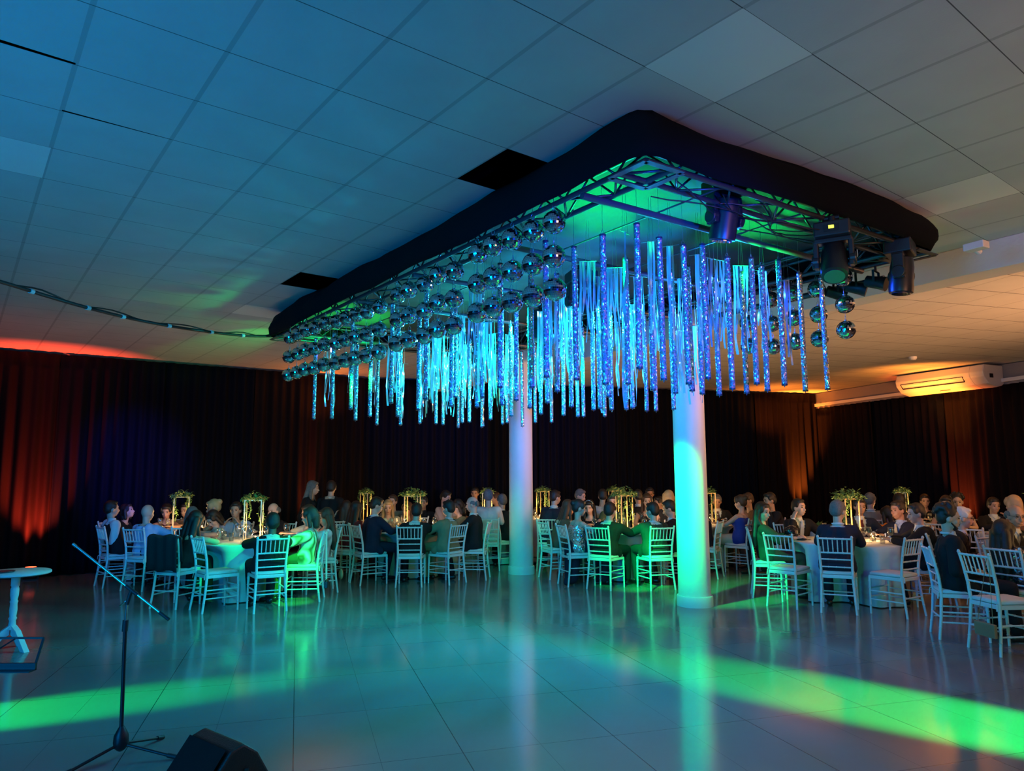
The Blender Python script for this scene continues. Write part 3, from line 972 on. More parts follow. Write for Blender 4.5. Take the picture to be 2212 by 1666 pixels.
for k, (px, py) in enumerate(((1945, 575), (1893, 588), (1850, 600), (1806, 612))):
    par_can(PD(px, py, 5.9 + .18 * k), 0.5 + 0.3 * k, 1.9, 'small black par can on the lower bar of the rig, %s from the right' % ONES[k])

# light that leaves those lamps, plus added sources without a fixture
for nm, s_, t_, z_, cl, pw in (('rig_cyan_a', 2.3, 1.9, 3.36, (0.01, 0.30, 1.0), 130), ('rig_cyan_b', 3.6, 1.7, 3.36, (0.01, 0.55, 1.0), 150), ('rig_cyan_c', 5.0, 1.9, 3.36, (0.02, 0.95, 0.65), 110), ('rig_blue_a', 1.0, 2.3, 3.36, (0.01, 0.06, 1.0), 120)):
    light(nm, 'SPOT', RG(s_, t_, z_), cl, pw, aim=RG(s_, t_, 0), size=0.06, angle=168, blend=0.15)
for q, (s_, cl) in enumerate(((1.7, (0.01, 0.30, 1.0)), (2.7, (0.01, 0.45, 1.0)), (3.7, (0.01, 0.62, 0.95)), (4.8, (0.02, 0.95, 0.75)))):
    light('rig_tube_fill', 'SPOT', RG(s_, 2.75, 3.22), cl, 260, aim=RG(s_ - 0.2, 1.0, 2.4), size=0.05, angle=110, blend=0.3)  # unseen spots added to light the tubes from one side
light('rig_core_fill_a', 'POINT', RG(2.9, 1.6, 2.72), (0.01, 0.45, 1.0), 45, size=0.05)  # point lights without fixtures, added amid the tubes to brighten them
light('rig_core_fill_b', 'POINT', RG(4.3, 1.5, 2.72), (0.02, 0.8, 0.9), 45, size=0.05)
light('rig_blue_front', 'SPOT', (1.6, -0.6, 1.5), (0.0, 0.05, 1.0), 5500, aim=RG(1.7, 1.3, 2.75), size=0.15, angle=29, blend=0.8)
light('rig_green_roof', 'SPOT', RG(1.25, 0.9, 3.05), GREEN, 190, aim=RG(1.15, 0.85, 3.8), size=0.05, angle=120, blend=0.8)
light('rig_green_roof_right', 'SPOT', RG(0.75, 2.0, 3.10), GREEN, 150, aim=RG(0.75, 1.95, 3.8), size=0.05, angle=115, blend=0.8)
light('rig_green_far', 'SPOT', RG(5.8, 0.9, 3.0), GREEN, 150, aim=RG(6.0, 0.7, 3.8), size=0.05, angle=130, blend=0.8)
light('dance_floor_green', 'SPOT', RG(2.8, 1.2, 3.3), (0.0, 1.0, 0.35), 180, aim=RG(3.4, 0.9, 0), size=0.08, angle=125, blend=0.9)
light('column_green', 'SPOT', RG(3.3, 2.3, 3.2), (0.0, 1.0, 0.20), 6500, aim=(COL1.x - 0.15, COL1.y, 1.2), size=0.05, angle=31, blend=0.9)
light('table_green', 'SPOT', RG(3.0, 2.0, 3.2), (0.0, 1.0, 0.12), 5500, aim=(1.75, 11.0, 0.3), size=0.05, angle=16, blend=0.7)
light('far_column_green', 'SPOT', RG(4.2, 1.8, 3.2), (0.0, 1.0, 0.18), 700, aim=(COL2.x, COL2.y, 0.5), size=0.05, angle=24, blend=0.9)
light('blouse_green', 'SPOT', RG(4.0, 0.3, 3.2), (0.02, 1.0, 0.08), 2600, aim=PD(650, 1175, 9.4), size=0.05, angle=14, blend=0.6)
light('left_table_teal', 'SPOT', (-1.0, 2.0, 3.2), (0.0, 0.7, 0.8), 800, aim=(-3.9, 10.0, 0.7), size=0.05, angle=26, blend=0.7)
light('left_table_green', 'SPOT', RG(4.0, 0.3, 3.2), (0.0, 1.0, 0.15), 900, aim=PD(470, 1210, 9.8), size=0.02, angle=9, blend=0.4)
light('left_blue', 'SPOT', (-1.2, 2.2, 3.3), (0.02, 0.04, 1.0), 1200, aim=PD(275, 1130, 11.3), size=0.05, angle=9, blend=0.5)
light('curtain_blue', 'SPOT', RG(5.5, 0.4, 3.2), (0.01, 0.02, 1.0), 12000, aim=PD(310, 985, 12.6), size=0.03, angle=22, blend=1.0)
light('ceiling_green', 'SPOT', RG(6.3, 0.5, 3.1), GREEN, 280, aim=PZ(500, 735, CEIL), size=0.03, angle=26, blend=0.8)

# cable swag from the rig to the left
sw = [(-5.6, 4.2), (-4.35, 6.0), (-3.9, 7.6), (-3.35, 9.25)]
cable_px = [(-150, 560, 5.2), (0, 598, 6.0), (90, 628, 6.5), (190, 658, 7.0), (290, 684, 7.6), (390, 703, 8.1), (480, 716, 8.7), (540, 722, 9.1), (592, 722, 9.35)]
sw = [PD(*q) for q in cable_px]
fine = []
for k in range(len(sw) - 1):
    for f in (0, .25, .5, .75): fine.append(sw[k].lerp(sw[k + 1], f))
fine.append(sw[-1])
for _ in range(3): fine = [fine[0]] + [(fine[i - 1] + fine[i] * 2 + fine[i + 1]) / 4 for i in range(1, len(fine) - 1)] + [fine[-1]]
e = empty('hanging_cable', fine[0], 0, 'bundle of black cables with white ties swagged from the left end of the rig', 'cable')
MB().path([p - fine[0] for p in fine], 0.017, 8).path([p - fine[0] + Vector((0, 0, 0.022 + 0.02 * sin(i))) for i, p in enumerate(fine)], 0.008, 6).build('cable_bundle', M_CABLE, e, smooth=True)
for k in (3, 7, 12, 15, 19, 23, 27):
    if k >= len(fine) - 1: continue
    d = (fine[k + 1] - fine[k]).normalized()
    MB().tube(fine[k] - fine[0] - d * 0.02, fine[k] - fine[0] + d * 0.02, 0.024, n=10).build('cable_tie', M_WHITE, e)

# ================================================================ chairs, tables and what stands on them
M_CHAIR = mat('chair_white_lacquer', (0.66, 0.66, 0.63), 0.4)
M_CUSH = mat('cushion_ivory', (0.62, 0.60, 0.55), 0.85, bump=0.1, bscale=50)


def bamboo(mb, a, b, r, n=8, knots=(0.25, 0.5, 0.75)):
    a = Vector(a); b = Vector(b)
    mb.tube(a, b, r, n=n)
    d = (b - a)
    for f in knots:
        c = a + d * f; e = d.normalized() * r * 0.45
        mb.tube(c - e, c + e, r * 1.25, n=n)


def chair_meshes():
    fr = {}
    X0, XS, XT = 0.185, 0.172, 0.188
    rear = {}
    for s in (-1, 1):
        m = MB()
        m.path([(s * 0.195, -0.235, 0.0), (s * 0.182, -0.205, 0.22), (s * XS, -0.185, 0.45), (s * 0.176, -0.20, 0.62), (s * 0.184, -0.235, 0.80), (s * XT, -0.262, 0.90)], [0.0135, 0.015, 0.017, 0.0155, 0.014, 0.013], 10)
        for z, y, x in ((0.12, -0.219, 0.188), (0.32, -0.197, 0.178), (0.60, -0.198, 0.176), (0.70, -0.216, 0.180), (0.905, -0.263, XT)):
            m.ell((s * x, y, z), (0.018, 0.018, 0.009), n=10, m=4)
        m.ell((s * XT, -0.264, 0.915), (0.014, 0.014, 0.012), n=10, m=5)
        rear[s] = m
    front = {}
    for s in (-1, 1):
        m = MB()
        m.path([(s * 0.198, 0.205, 0.0), (s * 0.196, 0.203, 0.25), (s * 0.192, 0.198, 0.44)], [0.012, 0.0145, 0.017], 10)
        for z in (0.10, 0.30, 0.38): m.ell((s * 0.196, 0.203, z), (0.0185, 0.0185, 0.008), n=10, m=4)
        front[s] = m
    seat = MB()
    seat.bar((-0.192, 0.198, 0.43), (0.192, 0.198, 0.43), 0.03, 0.04)
    seat.bar((-XS, -0.185, 0.43), (XS, -0.185, 0.43), 0.03, 0.035)
    for s in (-1, 1): seat.bar((s * XS, -0.185, 0.43), (s * 0.192, 0.198, 0.43), 0.03, 0.035)
    vs = [(-0.19, 0.21, 0.435), (0.19, 0.21, 0.435), (0.17, -0.19, 0.435), (-0.17, -0.19, 0.435)]
    seat.add(vs + [(x, y, 0.452) for x, y, z in vs], [(3, 2, 1, 0), (4, 5, 6, 7), (0, 1, 5, 4), (1, 2, 6, 5), (2, 3, 7, 6), (3, 0, 4, 7)])
    cush = MB()
    ring = []
    for z, k in ((0.453, 0.93), (0.460, 1.0), (0.480, 1.0), (0.492, 0.9), (0.497, 0.6)):
        ring.append([(k * 0.195 * (1 - 0.06 * (sgy < 0)) * cx, k * 0.20 * sgy + 0.01, z) for cx, sgy in ((-1, -.92), (-.9, -1), (.9, -1), (1, -.92), (1, .9), (.88, 1), (-.88, 1), (-1, .9))])
    vs = [p for r_ in ring for p in r_]
    fs = [(i * 8 + k, i * 8 + (k + 1) % 8, (i + 1) * 8 + (k + 1) % 8, (i + 1) * 8 + k) for i in range(4) for k in range(8)] + [tuple(range(7, -1, -1)), tuple(range(32, 40))]
    cush.add(vs, fs)
    for s in (-1, 1):
        cush.tube((s * 0.165, -0.17, 0.47), (s * 0.175, -0.215, 0.46), 0.006, n=6)
        cush.bar((s * 0.178, -0.215, 0.46), (s * 0.183, -0.222, 0.40), 0.016, 0.004)
    back = MB()
    bamboo(back, (-0.186, -0.258, 0.885), (0.186, -0.258, 0.885), 0.0115)
    bamboo(back, (-0.180, -0.219, 0.715), (0.180, -0.219, 0.715), 0.0105)
    bamboo(back, (-0.176, -0.204, 0.635), (0.176, -0.204, 0.635), 0.009)
    bamboo(back, (-0.174, -0.194, 0.545), (0.174, -0.194, 0.545), 0.009)
    for k in range(6):
        x = -0.135 + 0.27 * k / 5
        bamboo(back, (x, -0.258, 0.885), (x * 0.97, -0.219, 0.715), 0.0065, 6, (0.3, 0.7))
    st = MB()
    for z, y0, y1 in ((0.27, -0.20, 0.203), (0.17, -0.213, 0.204)):
        for s in (-1, 1): bamboo(st, (s * 0.184, y0, z), (s * 0.196, y1, z), 0.0085, 6)
    bamboo(st, (-0.196, 0.203, 0.30), (0.196, 0.203, 0.30), 0.0085, 6)
    bamboo(st, (-0.196, 0.203, 0.20), (0.196, 0.203, 0.20), 0.0085, 6)
    bamboo(st, (-0.184, -0.21, 0.22), (0.184, -0.21, 0.22), 0.0085, 6)
    return rear, front, seat, cush, back, st


_r, _f, _seat, _cush, _back, _st = chair_meshes()
chair0 = empty('chiavari_chair', (0, 0, 0))
for s in (-1, 1): _r[s].build('leg', M_CHAIR, chair0, smooth=True, angle=50)
for s in (-1, 1): _f[s].build('leg', M_CHAIR, chair0, smooth=True, angle=50)
_seat.build('seat', M_CHAIR, chair0, bevel=0.004)
_cush.build('cushion', M_CUSH, chair0, smooth=True, angle=60)
_back.build('backrest', M_CHAIR, chair0, smooth=True, angle=50)
_st.build('stretchers', M_CHAIR, chair0, smooth=True, angle=50)
# one-mesh copy for chairs of which the photo shows next to nothing
allm = MB()
for q in (_r[-1], _r[1], _f[-1], _f[1], _seat, _cush, _back, _st): allm.add(q.v, q.f)
far_mesh = allm.build('chiavari_chair', M_CHAIR, smooth=True, angle=50)
FAR_ME = far_mesh.data
bpy.data.objects.remove(far_mesh)
_first = [True]
CHAIRS = {}


def yaw_of(d):
    return atan2(d.y, d.x) - pi / 2


def chair_rear(key, a, b, label, group=None):
    """a, b: photo pixels of the two rear feet, the sitter's left foot first when seen from behind"""
    A, B = PZ(a[0], a[1], 0), PZ(b[0], b[1], 0)
    d = (B - A).normalized(); f = Vector((-d.y, d.x, 0))
    c = (A + B) / 2 + f * 0.235
    return put_chair(key, c, f, label, group)


def put_chair(key, c, f, label, group=None):
    f = Vector((f[0], f[1], 0)).normalized()
    if _first[0]:
        _first[0] = False; o = chair0; o.location = (c.x, c.y, 0); o.rotation_euler = (0, 0, yaw_of(f))
    else:
        o = dup(chair0, loc=(c.x, c.y, 0), rz=yaw_of(f))
    tag(o, label, 'chair', group or 'white ladder-back banquet chairs round the tables')
    CHAIRS[key] = (Vector((c.x, c.y, 0)), f)
    return o


def chair_at(key, px, py, deg, label):
    c = PZ(px, py, 0)
    put_chair(key, c, (cos(radians(deg)), sin(radians(deg))), label)


chair_rear('c1', (203, 1260), (215, 1264), 'white chair farthest left, under the man in the dark vest')
chair_rear('c2', (255, 1270), (304, 1273), 'white chair under the bald man in the blue shirt')
chair_at('c3', 376, 1304, 75, 'white chair under the bent woman in the dark dress, its back draped with her coat')
chair_rear('c4', (406, 1313), (432, 1322), 'empty white chair with a teal-lit seat beside the leftmost front table')
chair_rear('c5', (545, 1323), (614, 1317), 'white chair seen from behind under the man in the dark suit at the green-lit table')
chair_rear('c6', (686, 1298), (697, 1287), 'green-lit white chair under the woman in the striped blouse')
chair_rear('c7', (727, 1278), (715, 1268), 'white chair under the woman in the white cardigan, a round purse hanging on it')
chair_at('c7b', 738, 1240, 135, 'white chair behind the seated woman in red')
chair_rear('c8', (752, 1257), (775, 1264), 'white chair under the broad man in the navy suit')
chair_rear('c9', (852, 1268), (906, 1268), 'white chair seen straight from behind at the middle table, left of the tan suit')
chair_rear('c10', (968, 1264), (1003, 1258), 'white chair under the man in the tan suit')
chair_rear('c11', (1047, 1254), (1055, 1247), 'white chair under the bald man in black, left of the farther column')
chair_at('c12', 1088, 1224, 30, 'white chair half hidden behind the farther column')
chair_at('c13', 1184, 1232, 80, 'white chair under the man with the white collar right of the farther column')
chair_at('c14', 1200, 1249, 25, 'white chair under the woman with long dark hair right of the farther column')
chair_rear('c15', (1202, 1262), (1224, 1270), 'white chair under the woman in the sequinned top')
chair_rear('c16', (1266, 1274), (1314, 1279), 'white chair under the heavy dark-suited man in front of the green-lit table')
chair_rear('c17', (1406, 1280), (1453, 1278), 'bright green-lit white chair under the man in the dark green suit')
chair_at('c18', 1462, 1262, 165, 'white chair partly hidden by the nearer column on its left side')
chair_at('c19', 1523, 1250, 150, 'white chair peeping out behind the right side of the nearer column')
chair_at('c20', 1600, 1240, 135, 'white chair under the woman in the blue dress')
chair_rear('c21', (1619, 1286), (1623, 1297), 'white chair under the woman with long dark hair and a burgundy skirt')
chair_rear('c22', (1654, 1314), (1718, 1323), 'empty white chair with ivory cushion left at the right-hand table')
chair_rear('c23', (1773, 1330), (1845, 1336), 'white chair under the grey-haired man seen from behind')
chair_rear('c24', (1958, 1345), (1996, 1338), 'empty white chair with ivory cushion right of the big white table')
chair_rear('c25', (2007, 1373), (2025, 1389), 'white chair under the man with curly dark hair')
chair_rear('c26', (2088, 1407), (2157, 1429), 'nearest white chair on the right with a brown purse hanging on it')
chair_at('c27', 2215, 1388, 20, 'white chair at the right edge under the woman in sequins')
put_chair('c28', PD(2108, 1240, 10.3), (0.75, 0.65), 'empty white chair lit warm by candlelight behind the white-haired man')
put_chair('c29', PD(2050, 1240, 11.3), (0.8, 0.4), 'white chair behind the ear of the man with curly hair')
put_chair('c30', PD(1291, 1200, 13.5), (0.1, 1), 'white chair under the brightly lit man in white')

# ---------------------------------------------------------------- tables
M_CLOTH = mat('white_tablecloth', (0.62, 0.62, 0.60), 0.8, bump=0.05, bscale=80)
M_PLATE = mat('white_china', (0.78, 0.78, 0.76), 0.2)
M_NAP = mat('black_napkin', (0.015, 0.015, 0.017), 0.85)
M_GOLD = mat('gold_frame_metal', (0.80, 0.60, 0.28), 0.35, metal=0.35)
M_LEAF = mat('hanging_greenery', (0.11, 0.20, 0.045), 0.55, var=0.4, vscale=20)
M_FLAME = mat('candle_flame', (1, .7, .3), 0.5, emit=(1.0, 0.55, 0.18), estr=30)
M_WAX = mat('candle_wax', (0.9, 0.8, 0.6), 0.5, emit=(1.0, 0.5, 0.15), estr=1.5)
m = bpy.data.materials.new('clear_glass'); m.use_nodes = True
nt = m.node_tree; nt.nodes.remove(nt.nodes['Principled BSDF'])
trn = nt.nodes.new('ShaderNodeBsdfTransparent'); trn.inputs[0].default_value = (0.93, 0.95, 0.95, 1)
gl = nt.nodes.new('ShaderNodeBsdfGlossy'); gl.inputs['Roughness'].default_value = 0.06
lw = nt.nodes.new('ShaderNodeLayerWeight'); lw.inputs['Blend'].default_value = 0.35
mr = nt.nodes.new('ShaderNodeMapRange'); mr.inputs['To Min'].default_value = 0.07; mr.inputs['To Max'].default_value = 0.75
ms = nt.nodes.new('ShaderNodeMixShader')
nt.links.new(lw.outputs['Facing'], mr.inputs['Value']); nt.links.new(mr.outputs[0], ms.inputs[0])
nt.links.new(trn.outputs[0], ms.inputs[1]); nt.links.new(gl.outputs[0], ms.inputs[2]); nt.links.new(ms.outputs[0], nt.nodes['Material Output'].inputs['Surface'])
M_GLASS = m
m = mat('red_wine', (0.12, 0.01, 0.02), 0.1)
M_WINE = m

TR = 0.80
tables = {
    't0': (Vector((-5.60, 12.25, 0)), 'round table in a white cloth farthest left, lit white between the guests'),
    't1': (Vector((-3.73, 10.46, 0)), 'round table whose white cloth glows green and teal beside the empty chair'),
    't2': (Vector((-1.70, 12.3, 0)), 'round table in a white cloth left of the farther column'),
    't3': (Vector((-2.94, 14.5, 0)), 'round table behind the blonde woman, nearly hidden by guests'),
    't4': (Vector((-0.50, 14.35, 0)), 'round table behind the bald man in black, just left of the farther column'),
    't5': (Vector((0.66, 15.75, 0)), 'round table just right of the farther column with a tall gold frame'),
    't6': (Vector((1.85, 12.0, 0)), 'round table with a bright green-lit cloth between the two columns'),
    't7': (Vector((2.25, 15.85, 0)), 'round table far back behind the green-lit table'),
    't8': (Vector((3.30, 13.5, 0)), 'round table in a pale cloth just right of the nearer column'),
    't9': (Vector((4.62, 9.98, 0)), 'large white-clothed round table at the right with many lit glasses'),
    't10': (Vector((7.16, 13.3, 0)), 'round table behind the men in suits at the right'),
    't11': (Vector((6.28, 7.5, 0)), 'round table cut off by the right edge of the picture'),
    't12': (Vector((7.9, 10.9, 0)), 'round table with a candle behind the white-haired man'),
}


def cloth(seed, dents=()):
    rnd = random.Random(seed)
    N = 96; mb = MB()
    ph = [rnd.uniform(0, 6.28) for _ in range(4)]
    rings = [(0.0, 0.755, 0), (0.5, 0.755, 0), (0.76, 0.755, 0), (0.80, 0.752, 0), (0.812, 0.735, 0.05), (0.808, 0.66, 0.3), (0.806, 0.5, 0.6), (0.806, 0.3, 0.8), (0.81, 0.12, 0.95), (0.815, 0.012, 1.0)]
    vs = []
    for r, z, a in rings:
        for k in range(N):
            t = 2 * pi * k / N
            w_ = sin(12 * t + ph[0] + 0.6 * sin(3 * t + ph[1])) * 0.6 + 0.35 * sin(19 * t + ph[2]) + 0.25 * sin(5 * t + ph[3])
            rr = r + a * 0.030 * (w_ - 0.4)
            for (da, dd, dw) in dents:
                dl = abs((t - da + pi) % (2 * pi) - pi)
                m_ = max(0.0, min(1.0, 1.6 - dl / dw))
                if a > 0: rr = min(rr, rr + (max(dd, 0.25) - rr) * m_ * min(1, a * 2.2)) if dd < rr else rr
            vs.append((rr * cos(t), rr * sin(t), z))
    fs = [(i * N + k, i * N + (k + 1) % N, (i + 1) * N + (k + 1) % N, (i + 1) * N + k) for i in range(len(rings) - 1) for k in range(N)]
    mb.add(vs, fs)
    return mb


def leaves(mb, pts, n, size, rnd, droop=0.3):
    for k in range(n):
        p = pts(rnd)
        a = rnd.uniform(0, 2 * pi); el = rnd.uniform(-0.9, 0.9) - droop
        d = Vector((cos(a) * cos(el), sin(a) * cos(el), sin(el))); s = d.cross(Vector((0, 0, 1))).normalized(); u = s.cross(d)
        L = size * rnd.uniform(0.6, 1.3); W = L * 0.32
        q = [p, p + d * L * .45 + s * W + u * 0.1 * L, p + d * L, p + d * L * .45 - s * W + u * 0.1 * L]
        mb.add(q, [(0, 1, 2, 3)])


def centerpiece(loc, rz, h, label, seed, bushy=1.0, M=None):
    rnd = random.Random(seed)
    e = empty('gold_frame_centerpiece', loc, rz, label, 'centerpiece', 'gold frame centrepieces on the tables')
    fm = MB(); a = 0.115; b_ = 0.075
    for x in (-a, a):
        for y in (-b_, b_): fm.bar((x, y, 0), (x, y, h), 0.013)
    for z in (0.007, h - 0.007):
        for y in (-b_, b_): fm.bar((-a, y, z), (a, y, z), 0.013)
        for x in (-a, a): fm.bar((x, -b_, z), (x, b_, z), 0.013)
    fm.build('frame', M or M_GOLD, e)
    lf = MB()

    def top(r_):
        t = r_.uniform(0, 2 * pi); q = sqrt(r_.random())
        return Vector((0.17 * bushy * q * cos(t), 0.13 * bushy * q * sin(t), h + 0.005 + 0.11 * bushy * r_.random() * (1 - q * q * .8)))
    leaves(lf, top, int(190 * bushy), 0.055, rnd)
    for v in range(6):
        x0, y0 = rnd.choice([-1, 1]) * rnd.uniform(0.06, 0.14), rnd.uniform(-0.1, 0.1); L = rnd.uniform(0.18, 0.48)
        ph = rnd.uniform(0, 6)
        pts_ = [Vector((x0 + 0.015 * sin(i * .9 + ph), y0 + 0.015 * cos(i + ph), h + 0.02 - L * i / 8)) for i in range(9)]
        lf.path(pts_, 0.002, 4)
        leaves(lf, lambda r_: pts_[r_.randrange(9)] + Vector((0, 0, r_.uniform(-.03, .03))), 34, 0.035, rnd, 0.8)
    o = lf.build('greenery', M_LEAF, e)
    o['kind'] = 'stuff'
    return e


def wine_glass():
    prof = [(0.0335, 0.0), (0.033, 0.003), (0.005, 0.008), (0.004, 0.075), (0.012, 0.085), (0.032, 0.11), (0.040, 0.145), (0.038, 0.18), (0.034, 0.205), (0.0325, 0.205), (0.036, 0.18), (0.038, 0.145), (0.030, 0.113), (0.010, 0.090)]
    return MB().lathe(prof, 18)


def tumbler():
    return MB().lathe([(0.028, 0.0), (0.034, 0.12), (0.0325, 0.12), (0.0265, 0.006)], 16)


g0 = wine_glass().build('wine_glass', M_GLASS, smooth=True)
g1 = tumbler().build('tumbler', M_GLASS, smooth=True)
pl0 = MB().lathe([(0.08, 0.0), (0.10, 0.004), (0.135, 0.018), (0.135, 0.021), (0.10, 0.009), (0.05, 0.007)], 32).build('dinner_plate', M_PLATE, smooth=True)
cd0 = MB().lathe([(0.032, 0.0), (0.038, 0.07), (0.036, 0.07), (0.030, 0.005)], 18).build('candle_glass', M_GLASS, smooth=True)
MB().lathe([(0.026, 0.006), (0.026, 0.04)], 14).build('candle', M_WAX, cd0)
MB().ell((0, 0, 0.058), (0.007, 0.007, 0.016), n=8, m=6).build('flame', M_FLAME, cd0, smooth=True)
np0 = MB().ell((0, 0, 0.018), (0.07, 0.045, 0.02), n=14, m=6).ell((0.05, 0.01, 0.03), (0.05, 0.03, 0.03), n=12, m=6).build('folded_napkin', M_NAP, smooth=True)
proto_used = set()


def item(proto, loc, rz, label, cat, group):
    if proto.name not in proto_used:
        proto_used.add(proto.name); proto.location = loc; proto.rotation_euler = (0, 0, rz); tag(proto, label, cat, group); return proto
    return dup(proto, loc=loc, rz=rz, label=label, group=group) if proto.get('category') else proto


NEARBY = {'t0': 'the leftmost table', 't1': 'the green and teal lit table', 't2': 'the middle table left of the columns', 't3': 'the table behind the blonde woman', 't4': 'the table left of the farther column', 't5': 'the table right of the farther column', 't6': 'the green-lit table between the columns', 't7': 'the farthest table', 't8': 'the table right of the nearer column', 't9': 'the big white table at the right', 't10': 'the table behind the men in suits', 't11': 'the table at the right edge', 't12': 'the candlelit table behind the white-haired man'}
n_gl = {'t0': 9, 't1': 10, 't2': 10, 't3': 4, 't4': 4, 't5': 6, 't6': 9, 't7': 4, 't8': 9, 't9': 11, 't10': 5, 't11': 6, 't12': 5}
cp_yaw = {'t0': 0.5, 't1': 0.15, 't2': -0.2, 't6': 0.5, 't9': 0.3, 't5': 0.6, 't10': 0.9}
TOPZ = 0.757
TABLE_E = {}
for ti, (tk, (c, lab)) in enumerate(tables.items()):
    rnd = random.Random(100 + ti)
    e = empty('banquet_table', (c.x, c.y, 0), 0, lab, 'table', 'round banquet tables')
    TABLE_E[tk] = (e, ti)

    if tk != 't11':
        off = {'t8': Vector((0.34, 0.0, 0))}.get(tk, Vector((0, 0, 0)))
        centerpiece((c.x + off.x, c.y + off.y, TOPZ), cp_yaw.get(tk, rnd.uniform(0, 1.5)), 0.57, 'tall open gold frame topped with trailing greenery on ' + NEARBY[tk], 40 + ti, 1.35 if tk in ('t9', 't6', 't2') else 1.0)
    # glasses gather on the side turned to the camera
    view = (Vector((0, 0, 0)) - c).normalized(); side = Vector((-view.y, view.x, 0))
    pts = []
    for k in range(n_gl[tk] * 30):
        if len(pts) >= n_gl[tk]: break
        p = c + view * rnd.uniform(-0.45, 0.42) + side * rnd.uniform(-0.5, 0.5)
        if (p - c).length < 0.19 or any((p - q).length < 0.085 for q in pts): continue
        pts.append(p)
    for k, p in enumerate(pts):
        big = k % 3 != 2
        item(g0 if big else g1, (p.x, p.y, TOPZ), 0, ('stemmed wine glass among the glassware on ' if big else 'straight tumbler among the glassware on ') + NEARBY[tk], 'glass', ('wine glasses on ' if big else 'tumblers on ') + NEARBY[tk])
    cp = [c + view * 0.26 + side * rnd.uniform(-.1, .1)]
    if tk in ('t9', 't0', 't1', 't6', 't8', 't2'): cp.append(c + side * 0.28 - view * 0.1)
    for k, p in enumerate(cp):
        while any((p - q).length < 0.075 for q in pts): p = p + side * 0.02
        item(cd0, (p.x, p.y, TOPZ), 0, ('candle in a glass before the frame on ' if k == 0 else 'second candle glass beside the frame on ') + NEARBY[tk], 'candle', 'candles on the tables')
        light('candle_light', 'POINT', (p.x, p.y, TOPZ + 0.075), (1.0, 0.50, 0.18), 8.0, size=0.02)
    # unseen point light added inside the frame to brighten the greenery
    light('frame_fill', 'POINT', (c.x + view.x * 0.05, c.y, TOPZ + 0.30), (1.0, 0.62, 0.22), 7.5, size=0.02)
    if tk in ('t3', 't4', 't7', 't5'): continue
    for k in range(8):
        a = 2 * pi * k / 8 + 0.3 * ti
        p = c + Vector((cos(a), sin(a), 0)) * 0.60
        if any((p - q).length < 0.18 for q in pts): continue
        item(pl0, (p.x, p.y, TOPZ - 0.001), 0, 'white dinner plate set along the edge of ' + NEARBY[tk], 'plate', 'dinner plates on ' + NEARBY[tk])
        if tk in ('t1', 't2', 't9') and k % 3 == 0:
            q = p + Vector((-sin(a), cos(a), 0)) * 0.2
            if not any((q - s_).length < 0.13 for s_ in pts):
                item(np0, (q.x, q.y, TOPZ), a, 'dark crumpled napkin lying on ' + NEARBY[tk], 'napkin', 'dark napkins on ' + NEARBY[tk])

# made-up crystal-studded ball for an unclear sparkle at the right-hand table
cb_ = empty('crystal_studded_ball', (3.86, 10.08, 0.757), 0, 'round dark purse studded with crystals at the left of the big white table', 'purse')
MB().ell((0, 0, 0.10), (0.10, 0.09, 0.10), n=24, m=16).build('body', mat('dark_mesh_ball', (0.02, 0.02, 0.025), 0.25, metal=0.6), cb_, smooth=True)
sm = MB()
rnd = random.Random(4)
for k in range(90):
    u_ = rnd.uniform(-0.8, 1); t = rnd.uniform(0, 6.28); q = sqrt(1 - u_ * u_)
    sm.ell((0.102 * q * cos(t), 0.092 * q * sin(t), 0.10 + 0.102 * u_), (0.005,) * 3, n=6, m=4)
o = sm.build('crystals', M_MIRROR, cb_); o['kind'] = 'stuff'

# orange-lit plant by the corner
p = PD(1760, 1120, 13.4)
pot = empty('potted_plant', (p.x, p.y, 0), 0, 'broad-leaved potted plant lit orange behind the man with the blue tie', 'plant')
MB().lathe([(0.14, 0), (0.16, 0.02), (0.13, 0.5), (0.17, 0.68), (0.15, 0.68), (0.12, 0.60)], 20).build('pot', M_WHITE, pot, smooth=True, angle=50)
lf = MB(); rnd = random.Random(8)
for k in range(26):
    a = rnd.uniform(0, 6.28); L = rnd.uniform(0.22, 0.42); z0 = 0.64; el = rnd.uniform(0.2, 1.2); W = 0.035
    prev = None; vs = []
    for i in range(7):
        f = i / 6; r_ = L * f * cos(el); zz = z0 + L * f * sin(el) - 0.25 * L * f * f * 1.4
        wv = W * sin(pi * min(f + 0.08, 1)) + 0.002
        vs += [(r_ * cos(a) - wv * sin(a), r_ * sin(a) + wv * cos(a), zz), (r_ * cos(a) + wv * sin(a), r_ * sin(a) - wv * cos(a), zz + 0.01)]
    lf.add(vs, [(2 * i, 2 * i + 1, 2 * i + 3, 2 * i + 2) for i in range(6)])
o = lf.build('leaves', M_LEAF, pot); o['kind'] = 'stuff'

# ---------------------------------------------------------------- things hung on chairs
M_STRAW = mat('woven_straw', (0.45, 0.36, 0.18), 0.7, bump=0.6, bscale=90)
M_BROWN = mat('brown_leather', (0.32, 0.17, 0.09), 0.5)
M_BAGB = mat('black_leather', (0.012, 0.012, 0.013), 0.35)
c, f = CHAIRS['c7']
bk = c - f * 0.27
e = empty('round_straw_purse', (bk.x, bk.y, 0.0), yaw_of(f), 'round woven purse hanging from the chair of the woman in the white cardigan', 'purse')
MB().ell((0, -0.04, 0.23), (0.10, 0.03, 0.075), n=20, m=12).build('body', M_STRAW, e, smooth=True)
MB().path([(-0.09, -0.04, 0.25), (-0.15, -0.02, 0.6), (-0.19, 0.0, 0.89), (-0.15, 0.0, 0.90), (-0.02, -0.035, 0.6), (0.09, -0.04, 0.25)], 0.002, 5).build('strap', M_STRAW, e)
c, f = CHAIRS['c6']
